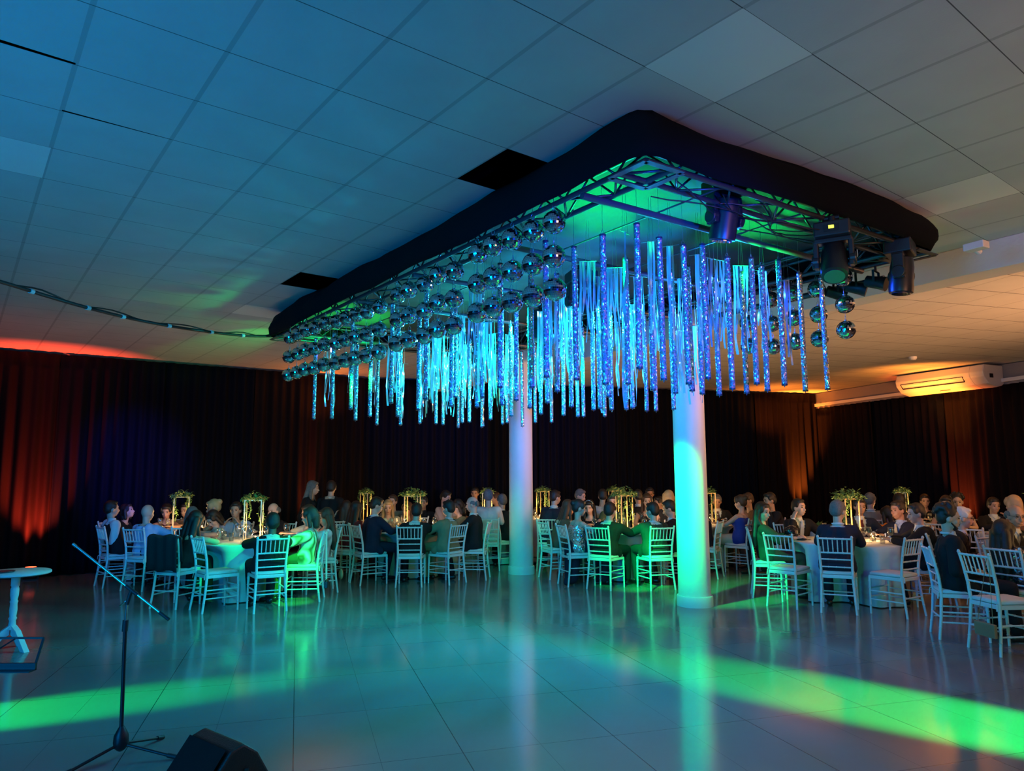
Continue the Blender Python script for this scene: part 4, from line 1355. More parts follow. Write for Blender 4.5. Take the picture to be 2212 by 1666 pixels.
bk = c - f * 0.26
e = empty('tasselled_pouch', (bk.x, bk.y, 0.0), yaw_of(f), 'small black pouch on a white strap hanging behind the green-lit chair', 'purse')
MB().ell((0, -0.03, 0.22), (0.065, 0.028, 0.06), n=16, m=8).box((0, -0.03, 0.20), (0.12, 0.05, 0.09)).build('body', M_BAGB, e, bevel=0.01)
MB().bar((-0.03, -0.03, 0.26), (-0.02, -0.012, 0.9), 0.03, 0.003).bar((0.03, -0.03, 0.26), (0.02, -0.012, 0.9), 0.03, 0.003).build('strap', M_CUSH, e)
c, f = CHAIRS['c26']
sd_ = Vector((f.y, -f.x, 0))
bk = c + sd_ * 0.13 - f * 0.28
e = empty('brown_purse', (bk.x, bk.y, 0.0), yaw_of(f), 'flat brown purse hanging on a long cord from the nearest chair on the right', 'purse')
MB().box((0, -0.03, 0.235), (0.24, 0.035, 0.125)).build('body', M_BROWN, e, bevel=0.008)
MB().tube((-0.09, -0.03, 0.29), (0.03, 0.02, 0.90), 0.0025, n=5).tube((0.09, -0.03, 0.29), (0.05, 0.02, 0.90), 0.0025, n=5).build('cord', M_BROWN, e)
c, f = CHAIRS['c3']
M_COAT = mat('dark_coat_cloth', (0.010, 0.011, 0.016), 0.9, bump=0.2, bscale=20)
cm = MB(); vs = []
for r_, (y, z) in enumerate(((-0.20, 0.60), (-0.225, 0.78), (-0.245, 0.90), (-0.275, 0.915), (-0.30, 0.89), (-0.295, 0.70), (-0.285, 0.56), (-0.28, 0.48))):
    for k in range(17):
        x = -0.225 + 0.45 * k / 16
        vs.append((x, y - 0.012 * sin(k * 1.3) * (1 if r_ > 3 else -.3), z + 0.012 * sin(k * .7)))
cm.add(vs, [(r_ * 17 + k, r_ * 17 + k + 1, (r_ + 1) * 17 + k + 1, (r_ + 1) * 17 + k) for r_ in range(7) for k in range(16)])
o = cm.build('draped_coat', M_COAT, smooth=True)
sdm = o.modifiers.new('thickness', 'SOLIDIFY'); sdm.thickness = 0.012
o.location = (c.x, c.y, 0); o.rotation_euler = (0, 0, yaw_of(f)); tag(o, 'dark coat draped over the chair back of the bent woman at the left', 'coat')

# ---------------------------------------------------------------- front left: microphone stand, side table, music stand, monitor
M_CHROME = mat('chrome_tube', (0.62, 0.63, 0.65), 0.2, metal=1.0)
M_RUB = mat('black_rubber', (0.012, 0.012, 0.012), 0.6)
base = PZ(254, 1612, 0.06)
bx, by = base.x, base.y
mic = empty('microphone_stand', (bx, by, 0), 0, 'black tripod microphone stand with a tilted chrome boom and no microphone', 'microphone stand')
B0 = Vector((bx, by, 0))


def rel(v): return v - B0


MB().lathe([(0.02, 0.055), (0.035, 0.07), (0.043, 0.10), (0.04, 0.14), (0.022, 0.175), (0.014, 0.19)], 18).build('tripod_hub', M_BLK, mic, smooth=True, angle=50)
l1 = rel(PZ(372, 1630, 0.012)); l2 = rel(PZ(128, 1668, 0.012))
for q in (l1, l2, Vector((-0.02, -0.05, 0)) * 1.0):
    if q.length < 0.2: q = Vector((0.09, 0.33, 0.012)) if (l1 + l2).y < 0 else Vector((0.0, -0.3, 0.012))
    d = Vector((q.x, q.y, 0)).normalized()
    lg = MB().tube(d * 0.03 + Vector((0, 0, 0.085)), q, 0.0085, n=10)
    o = lg.build('leg', M_BLK, mic, smooth=True, angle=50)
    MB().tube(q - d * 0.045 + Vector((0, 0, 0.011)), q + d * 0.008, 0.013, n=10).build('rubber_foot', M_RUB, o, smooth=True, angle=50)
top = rel(PD(271, 1292, by)); col = rel(PD(266, 1350, by))
MB().tube((0, 0, 0.05), (col.x, 0, col.z + 0.04), 0.0115, n=14).build('lower_pole', M_BLK, mic, smooth=True, angle=50)
MB().tube((col.x, 0, col.z - 0.02), (col.x + .001, 0, col.z + 0.045), 0.017, n=14).build('pole_clutch', M_RUB, mic, smooth=True, angle=50)
MB().tube((col.x, 0, col.z), (top.x, 0, top.z), 0.0075, n=12).build('upper_pole', M_CHROME, mic, smooth=True, angle=50)
bA = rel(PD(155, 1168, by + 0.05)); bB = rel(PD(361, 1333, by - 0.03)); piv = bA.lerp(bB, 0.62)
MB().tube(bA, bB, 0.0075, n=12).tube(bA, bA.lerp(bB, 0.03), 0.0095, n=10).build('boom', M_CHROME, mic, smooth=True, angle=50)
MB().tube(bA.lerp(bB, 0.56), bA.lerp(bB, 0.68), 0.0115, n=12).path([top + Vector((0, 0, -.02)), top.lerp(piv, 0.6), piv], 0.012, 8).build('boom_clamp', M_RUB, mic, smooth=True, angle=50)
MB().tube(bA.lerp(bB, 0.905), bB, 0.0105, n=12).build('counterweight', M_RUB, mic, smooth=True, angle=50)
MB().tube(top + Vector((-0.045, 0, -0.03)), top + Vector((0.02, 0, 0.02)), 0.004, n=8).build('t_handle', M_CHROME, mic, smooth=True)

M_TAB = mat('side_table_white', (0.62, 0.62, 0.60), 0.35)
p = PZ(14, 1398, 0); p.y += 0.02
st_ = empty('pedestal_side_table', (p.x, p.y, 0), 0.4, 'white round side table on a turned pedestal at the left edge', 'table')
MB().lathe([(0.28, 0.715), (0.295, 0.725), (0.295, 0.74), (0.285, 0.748)], 48).build('table_top', M_TAB, st_, smooth=True, angle=40)
MB().lathe([(0.05, 0.20), (0.032, 0.24), (0.028, 0.28), (0.036, 0.30), (0.028, 0.32), (0.034, 0.38), (0.030, 0.44), (0.036, 0.46), (0.028, 0.475), (0.036, 0.52), (0.037, 0.58), (0.030, 0.60), (0.038, 0.61), (0.038, 0.70), (0.06, 0.716)], 24).build('pedestal', M_TAB, st_, smooth=True, angle=60)
for k in range(3):
    a = 2 * pi * k / 3 - 0.75
    mb = MB(); pr = [(0.02, 0.24), (0.09, 0.19), (0.17, 0.08), (0.23, 0.0), (0.17, 0.0), (0.13, 0.05), (0.07, 0.12), (0.02, 0.15)]
    w_ = 0.028
    M3 = Matrix.Rotation(a, 3, 'Z')
    vs = [M3 @ Vector((x, -w_, z)) for x, z in pr] + [M3 @ Vector((x, w_, z)) for x, z in pr]
    n = len(pr)
    mb.add(vs, [(i, (i + 1) % n, n + (i + 1) % n, n + i) for i in range(n)] + [tuple(range(n - 1, -1, -1)), tuple(range(n, 2 * n))])
    mb.build('leg', M_TAB, st_, bevel=0.004)
tr_ = MB().lathe([(0.09, 0.0), (0.10, 0.012), (0.09, 0.008)], 24).build('small_dish', mat('dark_dish', (0.03, 0.03, 0.035), 0.3), smooth=True)
tr_.location = (p.x - 0.06, p.y - 0.10, 0.749); tag(tr_, 'small dark dish on the white round side table', 'dish')

# music stand at the lower left edge
P1 = PD(73, 1432, 3.05)
mx0, mz = P1.x, P1.z
ms_ = empty('music_stand', (mx0 - 0.27, 3.05, 0), 0, 'black folding music stand whose desk enters at the left edge', 'music stand')
dk = MB()
tlt = 0.11
dk.bar((-0.27, 0.06, mz + 0.10), (0.255, 0.06, mz + 0.10), 0.008).bar((0.255, 0.06, mz + 0.10), (0.265, 0.0, mz), 0.008).bar((-0.27, 0.06, mz + .10), (-0.265, 0.0, mz), 0.008).bar((0.0, 0.0, mz), (0.14, 0.06, mz + 0.1), 0.006).bar((0, 0.06, mz + .1), (-0.14, 0.0, mz), 0.006)
dk.build('desk_frame', M_BLK, ms_)
MB().box((0, 0, mz), (0.54, 0.012, 0.028)).box((0, -0.02, mz - 0.012), (0.54, 0.045, 0.005)).build('ledge', M_BLK, ms_)
MB().tube((0, 0.03, 0.25), (0, 0.03, mz + 0.1), 0.009).build('pole', M_BLK, ms_)
for k in range(3):
    a = 2 * pi * k / 3 + .5
    MB().tube((0, 0.03, 0.30), (0.26 * cos(a), 0.03 + 0.26 * sin(a), 0.008), 0.007).build('leg', M_BLK, ms_)

# stage monitor wedge in the front
M_MON = mat('monitor_black', (0.012, 0.013, 0.012), 0.42, bump=0.3, bscale=120)
c = PZ(455, 1650, 0.16)
mon = empty('stage_monitor', (c.x, c.y, 0), 0.25, 'black wedge stage monitor speaker at the bottom edge beside the microphone stand', 'speaker')
pr = [(-0.17, 0.0), (0.17, 0.0), (0.20, 0.12), (0.13, 0.24), (0.05, 0.30), (-0.02, 0.28), (-0.20, 0.06)]
hw = 0.20
mb = MB()
Mr = Matrix.Rotation(0.65, 3, 'Z')
n = len(pr)
vs = [Mr @ Vector((x, -hw, z)) for x, z in pr] + [Mr @ Vector((x, hw, z)) for x, z in pr]
mb.add(vs, [(i, (i + 1) % n, n + (i + 1) % n, n + i) for i in range(n)] + [tuple(range(n - 1, -1, -1)), tuple(range(n, 2 * n))])
mb.build('cabinet', M_MON, mon, bevel=0.012)
gm = MB()
g = [(-0.035, 0.283), (-0.205, 0.068)]
vs = [Mr @ Vector((x - 0.006, y, z + .006)) for x, z in g for y in (-hw + .02, hw - .02)]
gm.add(vs, [(0, 1, 3, 2)])
gm.build('grille', mat('monitor_grille', (0.02, 0.02, 0.02), 0.6, metal=0.5, bump=1.0, bscale=400), mon)
mon.children
MB().bar(Mr @ Vector((0.06, -hw - 0.01, 0.10)), Mr @ Vector((0.06, -hw - 0.01, 0.18)), 0.02, 0.012).build('side_handle', M_BLK, mon)

# ================================================================ the guests
TMP = bpy.data.scenes.new('scratch')


def fuse(mb, voxel, it, cut=None):
    """fuses overlapping closed shapes into one continuous smooth skin"""
    me = bpy.data.meshes.new('scratch'); me.from_pydata(mb.v, [], mb.f)
    ob = bpy.data.objects.new('scratch', me); TMP.collection.objects.link(ob)
    r = ob.modifiers.new('r', 'REMESH'); r.mode = 'VOXEL'; r.voxel_size = voxel
    if it:
        s_ = ob.modifiers.new('s', 'SMOOTH'); s_.factor = 0.5; s_.iterations = it
    TMP.view_layers[0].update()
    dg = TMP.view_layers[0].depsgraph
    dg.update()
    new = bpy.data.meshes.new_from_object(ob.evaluated_get(dg))
    bpy.data.objects.remove(ob); bpy.data.meshes.remove(me)
    if cut:
        bm = bmesh.new(); bm.from_mesh(new)
        bmesh.ops.delete(bm, geom=[f for f in bm.faces if cut(f.calc_center_median())], context='FACES')
        bm.to_mesh(new); bm.free()
    new.polygons.foreach_set('use_smooth', [True] * len(new.polygons))
    return new


def place(me, name, m, parent):
    me.name = name; me.materials.clear(); me.materials.append(m)
    o = bpy.data.objects.new(name, me); COL.objects.link(o); o.parent = parent
    return o


def cm(name, c, rough=0.85, **k):
    return mat('cloth_' + name, c, rough, spec=0.25, **k)


SKIN = {'l': mat('skin_light', (0.56, 0.34, 0.25), 0.5, var=0.05), 'm': mat('skin_tan', (0.42, 0.23, 0.15), 0.5, var=0.05), 'd': mat('skin_dark', (0.16, 0.08, 0.05), 0.5, var=0.05)}
HAIRM = {'black': mat('hair_black', (0.010, 0.008, 0.007), 0.45, bump=0.4, bscale=200), 'brown': mat('hair_brown', (0.05, 0.025, 0.014), 0.5, bump=0.4, bscale=200), 'blond': mat('hair_blond', (0.42, 0.28, 0.13), 0.5, bump=0.4, bscale=200), 'grey': mat('hair_grey', (0.13, 0.125, 0.12), 0.6, bump=0.6, bscale=200, var=0.6, vscale=60), 'white': mat('hair_white', (0.62, 0.60, 0.56), 0.6, bump=0.4, bscale=200)}
CL = {'black': cm('black', (0.010, 0.010, 0.012)), 'navy': cm('navy', (0.012, 0.015, 0.032)), 'dgreen': cm('dark_green', (0.030, 0.042, 0.032)), 'tan': cm('tan', (0.26, 0.20, 0.11)), 'grey': cm('grey', (0.22, 0.20, 0.18)), 'white': cm('white', (0.60, 0.60, 0.58)), 'lblue': cm('light_blue', (0.32, 0.42, 0.60)), 'blue': cm('blue', (0.02, 0.05, 0.30)), 'red': cm('red', (0.24, 0.02, 0.025)), 'burg': cm('burgundy', (0.10, 0.018, 0.022)), 'orange': cm('orange', (0.75, 0.25, 0.04)), 'pink': cm('pink', (0.50, 0.36, 0.30)), 'brown': cm('brown', (0.14, 0.08, 0.05)), 'green': cm('olive_green', (0.06, 0.10, 0.045)), 'cream': cm('cream', (0.50, 0.45, 0.34)), 'mint': cm('mint', (0.38, 0.50, 0.42))}  # the orange cloth holds the light on one dress in its colour
m = cm('striped', (0.55, 0.55, 0.40)); nt = m.node_tree
wv = nt.nodes.new('ShaderNodeTexWave'); wv.inputs['Scale'].default_value = 4.5; wv.inputs['Distortion'].default_value = 5; wv.inputs['Detail'].default_value = 2
tc = nt.nodes.new('ShaderNodeTexCoord'); nt.links.new(tc.outputs['Object'], wv.inputs['Vector'])
mx = nt.nodes.new('ShaderNodeMix'); mx.data_type = 'RGBA'; mx.inputs['A'].default_value = (0.10, 0.12, 0.05, 1); mx.inputs['B'].default_value = (0.75, 0.75, 0.6, 1)
nt.links.new(wv.outputs['Fac'], mx.inputs['Factor']); nt.links.new(mx.outputs['Result'], nt.nodes['Principled BSDF'].inputs['Base Color'])
CL['striped'] = m


def sequin(name, c):
    m = bpy.data.materials.new(name); m.use_nodes = True; nt = m.node_tree; b = nt.nodes['Principled BSDF']
    ge = nt.nodes.new('ShaderNodeNewGeometry'); tc = nt.nodes.new('ShaderNodeTexCoord')
    vo = nt.nodes.new('ShaderNodeTexVoronoi'); vo.inputs['Scale'].default_value = 75; nt.links.new(tc.outputs['Object'], vo.inputs['Vector'])
    sb = nt.nodes.new('ShaderNodeVectorMath'); sb.operation = 'SUBTRACT'; sb.inputs[1].default_value = (.5, .5, .5); nt.links.new(vo.outputs['Color'], sb.inputs[0])
    ad = nt.nodes.new('ShaderNodeVectorMath'); ad.operation = 'ADD'; nt.links.new(ge.outputs['Normal'], ad.inputs[0]); nt.links.new(sb.outputs[0], ad.inputs[1])
    no = nt.nodes.new('ShaderNodeVectorMath'); no.operation = 'NORMALIZE'; nt.links.new(ad.outputs[0], no.inputs[0]); nt.links.new(no.outputs[0], b.inputs['Normal'])
    b.inputs['Base Color'].default_value = (*c, 1); b.inputs['Metallic'].default_value = 0.8; b.inputs['Roughness'].default_value = 0.25
    return m


CL['sequin'] = sequin('silver_sequins', (0.55, 0.6, 0.58)); CL['dsequin'] = sequin('dark_sequins', (0.14, 0.16, 0.17))
M_EYE = mat('eye_dark', (0.015, 0.01, 0.008), 0.2); M_LIP = mat('lips', (0.30, 0.07, 0.06), 0.5); M_SHOE = mat('shoe_leather', (0.012, 0.011, 0.011), 0.3)
M_SPEC = mat('spectacle_rim', (0.05, 0.05, 0.05), 0.3, metal=0.6)


SEATS = []


def person(px, py, D, face, label, outfit='suit', top='black', bottom=None, shirt='white', tie=None, hair='black', style='short', skin='l', arms='table', look=0, bow=0.15, chair=None, glasses=False, beard=False, stand=False, female=False, group=None, bald=False, extra=None):
    """px, py: photo pixel of the middle of the head; D: its distance; face: direction the body faces (degrees, 0 = picture right, 90 = away); look: head turned from the body (+ to the sitter's left)"""
    f = Vector((cos(radians(face)), sin(radians(face)), 0))
    if chair:
        hip, cf = CHAIRS[chair]; hip = hip.copy(); f = cf.copy()
        H = PD(px, py, hip.y + 0.16 * f.y)
    else:
        H = PD(px, py, D); hip = Vector((H.x, H.y, 0)) - f * 0.12
    rz = yaw_of(f)
    M0 = Matrix.Rotation(-rz, 3, 'Z')
    h = M0 @ (Vector((H.x, H.y, 0)) - Vector((hip.x, hip.y, 0)))
    # keep the lean within what a spine does
    lat = max(-0.22, min(0.22, h.x)); fwd = max(-0.05, min(0.40, h.y))
    if chair:
        hip = hip + M0.inverted() @ Vector((h.x - lat, 0, 0)) * 0.7
    zh = max(0.98, min(1.34, H.z)) if not stand else max(1.45, min(1.72, H.z))
    zp = 0.54 if not stand else 0.92
    k = (zh - zp) / 0.68
    e = empty('person', (hip.x, hip.y, 0), rz, label, 'person', group)
    if not stand: SEATS.append((hip.copy(), f.copy(), bool(chair), label))
    head = Vector((lat, fwd, zh))
    pel = Vector((0, 0, zp))
    neck0 = Vector((lat * 0.78, fwd * 0.80 - 0.015, zh - 0.172))
    chest = pel.lerp(neck0, 0.70) + Vector((0, -0.012, 0))
    waist = pel.lerp(neck0, 0.33) + Vector((0, -0.01, 0))
    w = 0.90 if female else 1.0
    sh = [neck0 + Vector((s * 0.175 * w, 0.0, -0.062)) for s in (-1, 1)]
    tz = 0.80
    el, ha = [], []
    am = arms if isinstance(arms, tuple) else (arms, arms)
    for s, a in zip((-1, 1), am):
        S0 = sh[0] if s < 0 else sh[1]
        if a == 'table': E_ = S0 + Vector((s * 0.07, 0.17, -0.25)); Hd = Vector((s * 0.12 + lat * .5, max(S0.y + 0.36, 0.42), tz + 0.015)); E_.z = max(E_.z, 0.80)
        elif a == 'lap': E_ = S0 + Vector((s * 0.06, -0.02, -0.28)); Hd = Vector((s * 0.07, 0.27, 0.66))
        elif a == 'chin': E_ = S0 + Vector((s * 0.08, 0.20, -0.22)); Hd = head + Vector((s * 0.05, 0.12, -0.12))
        elif a == 'raise': E_ = S0 + Vector((s * 0.13, 0.20, -0.16)); Hd = head + Vector((s * 0.14, 0.12, 0.02))
        elif a == 'mouth': E_ = S0 + Vector((s * 0.09, 0.22, -0.18)); Hd = head + Vector((s * 0.02, 0.15, -0.07))
        elif a == 'out': E_ = S0 + Vector((s * 0.14, 0.20, -0.20)); Hd = Vector((s * 0.34, 0.50, tz + 0.02))
        else: E_ = S0 + Vector((s * 0.05, 0.0, -0.28)); Hd = S0 + Vector((s * 0.05, 0.06, -0.53))
        # keep bone lengths sane
        d1 = E_ - S0; E_ = S0 + d1.normalized() * min(max(d1.length, 0.24), 0.29)
        d2 = Hd - E_; Hd = E_ + d2.normalized() * min(max(d2.length, 0.20), 0.27)
        el.append(E_); ha.append(Hd)
    if stand:
        kn = [Vector((s * 0.09, 0.01, 0.50)) for s in (-1, 1)]; an = [Vector((s * 0.09, -0.02, 0.09)) for s in (-1, 1)]
        hp = [Vector((s * 0.085, 0, zp - 0.02)) for s in (-1, 1)]
    else:
        spread = 0.10 if female else 0.14
        kn = [Vector((s * spread, 0.43, 0.53)) for s in (-1, 1)]; an = [Vector((s * (spread - .01), 0.40 + 0.06 * s * (0 if female else 1), 0.09)) for s in (-1, 1)]
        hp = [Vector((s * 0.09, 0.0, zp + 0.015)) for s in (-1, 1)]
    vox = 0.0095 if D < 10.6 else (0.0115 if D < 12.2 else 0.014)
    # head frame
    HM = Matrix.Rotation(radians(look), 3, 'Z') @ Matrix.Rotation(-bow, 3, 'X') @ Matrix.Scale(1.07, 3)

    def hd(x, y, z): return head + HM @ Vector((x, y, z))
    mb = MB()
    mb.ell(hd(0, -0.008, 0.020), (0.074, 0.092, 0.096), HM, 16, 12)
    mb.ell(hd(0, 0.022, -0.040), (0.056, 0.066, 0.070), HM, 14, 10)
    mb.ell(hd(0, 0.052, -0.088), (0.026, 0.026, 0.022), HM, 10, 8)
    mb.cap(hd(0, 0.082, 0.008), hd(0, 0.104, -0.030), 0.009, 0.014, 8)
    mb.ell(hd(0, 0.078, 0.030), (0.048, 0.014, 0.010), HM, 10, 6)
    mb.ell(hd(0, 0.086, -0.060), (0.022, 0.009, 0.010), HM, 10, 6)
    for s in (-1, 1):
        mb.ell(hd(s * 0.074, -0.006, -0.012), (0.010, 0.020, 0.033), HM, 8, 6)
        mb.ell(hd(s * 0.040, 0.060, -0.028), (0.018, 0.018, 0.018), HM, 8, 6)
    mb.cap(neck0 + Vector((0, 0, -0.04)), hd(0, -0.020, -0.055), 0.056 * w, 0.050 * w)
    tw = 0.92 if female else 1.0
    for s in (-1, 1):
        mb.cap(chest + Vector((s * 0.072 * tw, 0, -0.02)), waist + Vector((s * 0.055 * tw, 0, 0)), 0.108 * tw, 0.098 * tw)
        mb.cap(waist + Vector((s * 0.055 * tw, 0, 0)), pel + Vector((s * 0.075, 0, 0.02)), 0.098 * tw, 0.112)
        S0 = sh[0] if s < 0 else sh[1]
        mb.cap(neck0 + Vector((s * 0.03, -0.005, -0.055)), S0 + Vector((-s * 0.02, 0, -0.01)), 0.050, 0.052 * w)
        mb.cap(chest + Vector((s * 0.06, 0, 0.04)), S0 + Vector((-s * .03, 0, -.03)), 0.095 * tw, 0.062 * w)
    if female:
        for s in (-1, 1): mb.ell(chest + Vector((s * 0.07, 0.085, -0.02)), (0.062, 0.06, 0.062))
    for i, s in ((0, -1), (1, 1)):
        a_ = 0.86 if female else 1.0
        mb.cap(sh[i], el[i], 0.052 * a_, 0.041 * a_); mb.cap(el[i], ha[i] - (ha[i] - el[i]).normalized() * 0.03, 0.040 * a_, 0.027 * a_)
        # hand: palm, five fingers
        d = (ha[i] - el[i]).normalized(); up = Vector((0, 0, 1)); sd = d.cross(up)
        if sd.length < 0.3: sd = Vector((s, 0, 0))
        sd.normalize(); nn = sd.cross(d)
        wr = ha[i] - d * 0.03
        pc = wr + d * 0.055
        Mh = Matrix((sd, d, nn)).transposed()
        mb.ell(pc, (0.040, 0.052, 0.016), Mh, 12, 8)
        for q, (ox, ln) in enumerate(((-0.030, 0.060), (-0.010, 0.070), (0.010, 0.066), (0.029, 0.052))):
            b0 = pc + sd * ox + d * 0.036; k1 = b0 + d * ln * 0.5 - nn * 0.006; k2 = k1 + d * ln * 0.42 - nn * 0.020
            mb.cap(b0, k1, 0.0105, 0.0098, 8); mb.cap(k1, k2, 0.0098, 0.0088, 8)
        t0 = wr + d * 0.018 - sd * s * 0.030 * (1 if d.z > -2 else 1); t1 = t0 - sd * s * 0.028 + d * 0.030; t2 = t1 + d * 0.030 - nn * 0.008
        mb.cap(t0, t1, 0.0125, 0.011, 8); mb.cap(t1, t2, 0.011, 0.0095, 8)
        mb.cap(hp[i], kn[i], 0.088, 0.058); mb.cap(kn[i], an[i] + Vector((0, 0, 0.0)), 0.054, 0.036)
        mb.cap(an[i] + Vector((0, -0.03, -0.05)), an[i] + Vector((0, 0.13, -0.058)), 0.032, 0.026)
    place(fuse(mb, vox, 4), 'body', SKIN[skin], e)
    # ------- hair
    hm = MB()
    hv = HAIRM[hair]
    if style != 'bald':
        up_ = 0.0
        hm.ell(hd(0, -0.022, 0.040), (0.084, 0.093, 0.094), HM, 16, 10)
        hm.ell(hd(0, -0.050, 0.005), (0.080, 0.066, 0.080), HM, 14, 8)
        if style in ('short', 'balding'):
            hm.ell(hd(0, 0.030, 0.093), (0.060, 0.048, 0.030), HM, 12, 8)
            for s in (-1, 1): hm.ell(hd(s * 0.070, 0.018, 0.038), (0.014, 0.030, 0.036), HM, 8, 6)
        if style == 'curly':
            r_ = random.Random(int(px))
            for q in range(40):
                a = r_.uniform(0, 6.28); u_ = r_.uniform(-0.1, 1)
                qq = sqrt(max(0, 1 - u_ * u_)); x_, y_ = qq * cos(a), qq * sin(a)
                if y_ > 0.15 and u_ < 0.6: continue
                hm.ell(hd(0.090 * x_, -0.034 + 0.095 * y_, 0.040 + 0.100 * u_), (0.022,) * 3, HM, 8, 6)
        if style in ('long', 'bob', 'updo', 'bun'):
            hm.ell(hd(0, 0.040, 0.086), (0.062, 0.044, 0.030), HM, 12, 8)
            for s in (-1, 1): hm.ell(hd(s * 0.068, 0.030, 0.040), (0.020, 0.040, 0.050), HM, 8, 6)
        if style == 'long':
            bz = neck0 + Vector((0, -0.115, -0.26))
            for s in (-1, 0, 1):
                hm.cap(hd(s * 0.050, -0.055, -0.01), bz + Vector((s * 0.075, 0, 0.10)), 0.050, 0.046)
                hm.cap(bz + Vector((s * 0.075, 0, 0.10)), bz + Vector((s * 0.060, 0, -0.03)), 0.046, 0.020)
            for s in (-1, 1):
                hm.cap(hd(s * 0.072, 0.0, 0.02), hd(s * 0.082, -0.005, -0.10), 0.028, 0.026)
                hm.cap(hd(s * 0.082, -0.005, -0.10), neck0 + Vector((s * 0.11, 0.05, -0.16)), 0.028, 0.018)
        if style == 'bob':
            for s in (-1, 1): hm.cap(hd(s * 0.074, -0.005, 0.02), hd(s * 0.080, -0.015, -0.11), 0.030, 0.030)
            hm.cap(hd(0, -0.075, 0.0), hd(0, -0.070, -0.11), 0.060, 0.050)
        if style in ('updo', 'bun'):
            hm.ell(hd(0, -0.112 if style == 'bun' else -0.10, 0.045 if style == 'bun' else 0.06), (0.048, 0.045, 0.046), HM, 12, 8)
    else:
        pass
    if style == 'balding':
        hm = MB()
        for s in (-1, 1):
            hm.ell(hd(s * 0.066, -0.020, 0.018), (0.016, 0.048, 0.040), HM, 10, 6)
            hm.ell(hd(s * 0.040, -0.085, 0.0), (0.040, 0.020, 0.046), HM, 10, 6)
        hm.ell(hd(0, -0.092, 0.0), (0.05, 0.018, 0.046), HM, 10, 6)
    if hm.v: place(fuse(hm, 0.009, 3), 'hair', hv, e)
    if beard:
        bm_ = MB(); bm_.ell(hd(0, 0.052, -0.090), (0.036, 0.036, 0.024), HM, 10, 8)
        for s in (-1, 1): bm_.cap(hd(s * 0.060, 0.02, -0.045), hd(s * 0.035, 0.060, -0.080), 0.010, 0.012)
        bm_.cap(hd(-0.02, 0.092, -0.050), hd(0.02, 0.092, -0.050), 0.007, 0.007)
        place(fuse(bm_, 0.008, 2), 'beard', hv, e)
    # ------- face seen from the camera
    fd = (Matrix.Rotation(rz, 3, 'Z') @ HM) @ Vector((0, 1, 0))
    tocam = -Vector((H.x, H.y, 0)).normalized()
    if fd.dot(tocam) > -0.25:
        ey = MB()
        for s in (-1, 1): ey.ell(hd(s * 0.030, 0.0800, 0.008), (0.013, 0.008, 0.0065), HM, 8, 6)
        for s in (-1, 1): ey.cap(hd(s * 0.016, 0.091, 0.030), hd(s * 0.046, 0.080, 0.030), 0.004, 0.003, 6)
        ey.build('eyes', M_EYE, e, smooth=True)
        MB().ell(hd(0, 0.0925, -0.062), (0.020, 0.006, 0.006), HM, 10, 6).build('mouth', M_LIP if female else SKIN['m'], e, smooth=True)
    if glasses:
        gm = MB()
        for s in (-1, 1):
            gm.path([hd(s * 0.033 + 0.024 * cos(t), 0.100, 0.006 + 0.018 * sin(t)) for t in [2 * pi * q / 12 for q in range(12)]], 0.0022, 5, closed=True)
            gm.tube(hd(s * 0.057, 0.098, 0.010), hd(s * 0.080, -0.010, 0.012), 0.0022, n=5)
        gm.tube(hd(-0.01, 0.102, 0.008), hd(0.01, 0.102, 0.008), 0.0022, n=5)
        gm.build('spectacles', M_SPEC, e)
    # ------- clothes

    def torso(mb, g, drop=0.0, neck=True):
        for s in (-1, 1):
            mb.cap(chest + Vector((s * 0.072 * tw, 0, -0.02)), waist + Vector((s * 0.058 * tw, 0, 0)), 0.108 * tw + g, 0.100 * tw + g)
            mb.cap(waist + Vector((s * 0.058 * tw, 0, 0)), pel + Vector((s * 0.080, 0, 0.02)), 0.100 * tw + g, 0.114 + g)
            S0 = sh[0] if s < 0 else sh[1]
            if neck:
                mb.cap(neck0 + Vector((s * 0.035, -0.01, -0.062)), S0 + Vector((-s * 0.02, 0, -0.008)), 0.047 + g, 0.054 * w + g)
                mb.cap(chest + Vector((s * 0.06, 0, 0.04)), S0 + Vector((-s * .03, 0, -.03)), 0.095 * tw + g, 0.062 * w + g)
        if female:
            for s in (-1, 1): mb.ell(chest + Vector((s * 0.07, 0.085, -0.02)), (0.062 + g, 0.06 + g, 0.062 + g))

    def sleeves(mb, g, upto=1.0):
        for i in (0, 1):
            a_ = 0.9 if female else 1.0
            if upto > 0.5:
                mb.cap(sh[i], el[i], 0.054 * a_ + g, 0.044 * a_ + g)
                end = el[i].lerp(ha[i], 0.80 * (upto - 0.5) * 2)
                mb.cap(el[i], end, 0.043 * a_ + g, 0.034 * a_ + g * 0.8)
            else:
                mb.cap(sh[i], sh[i].lerp(el[i], upto * 2), 0.054 * a_ + g, 0.050 * a_ + g)

    def legs(mb, g):
        for i in (0, 1):
            mb.cap(hp[i], kn[i], 0.094 + g, 0.064 + g); mb.cap(kn[i], an[i] + Vector((0, 0, 0.02)), 0.062 + g, 0.052 + g)
        mb.cap(hp[0], hp[1], 0.10 + g, 0.10 + g)
    cv = 0.013 if D > 10.6 else 0.011
    topm = CL[top]
    botm = CL[bottom or top]
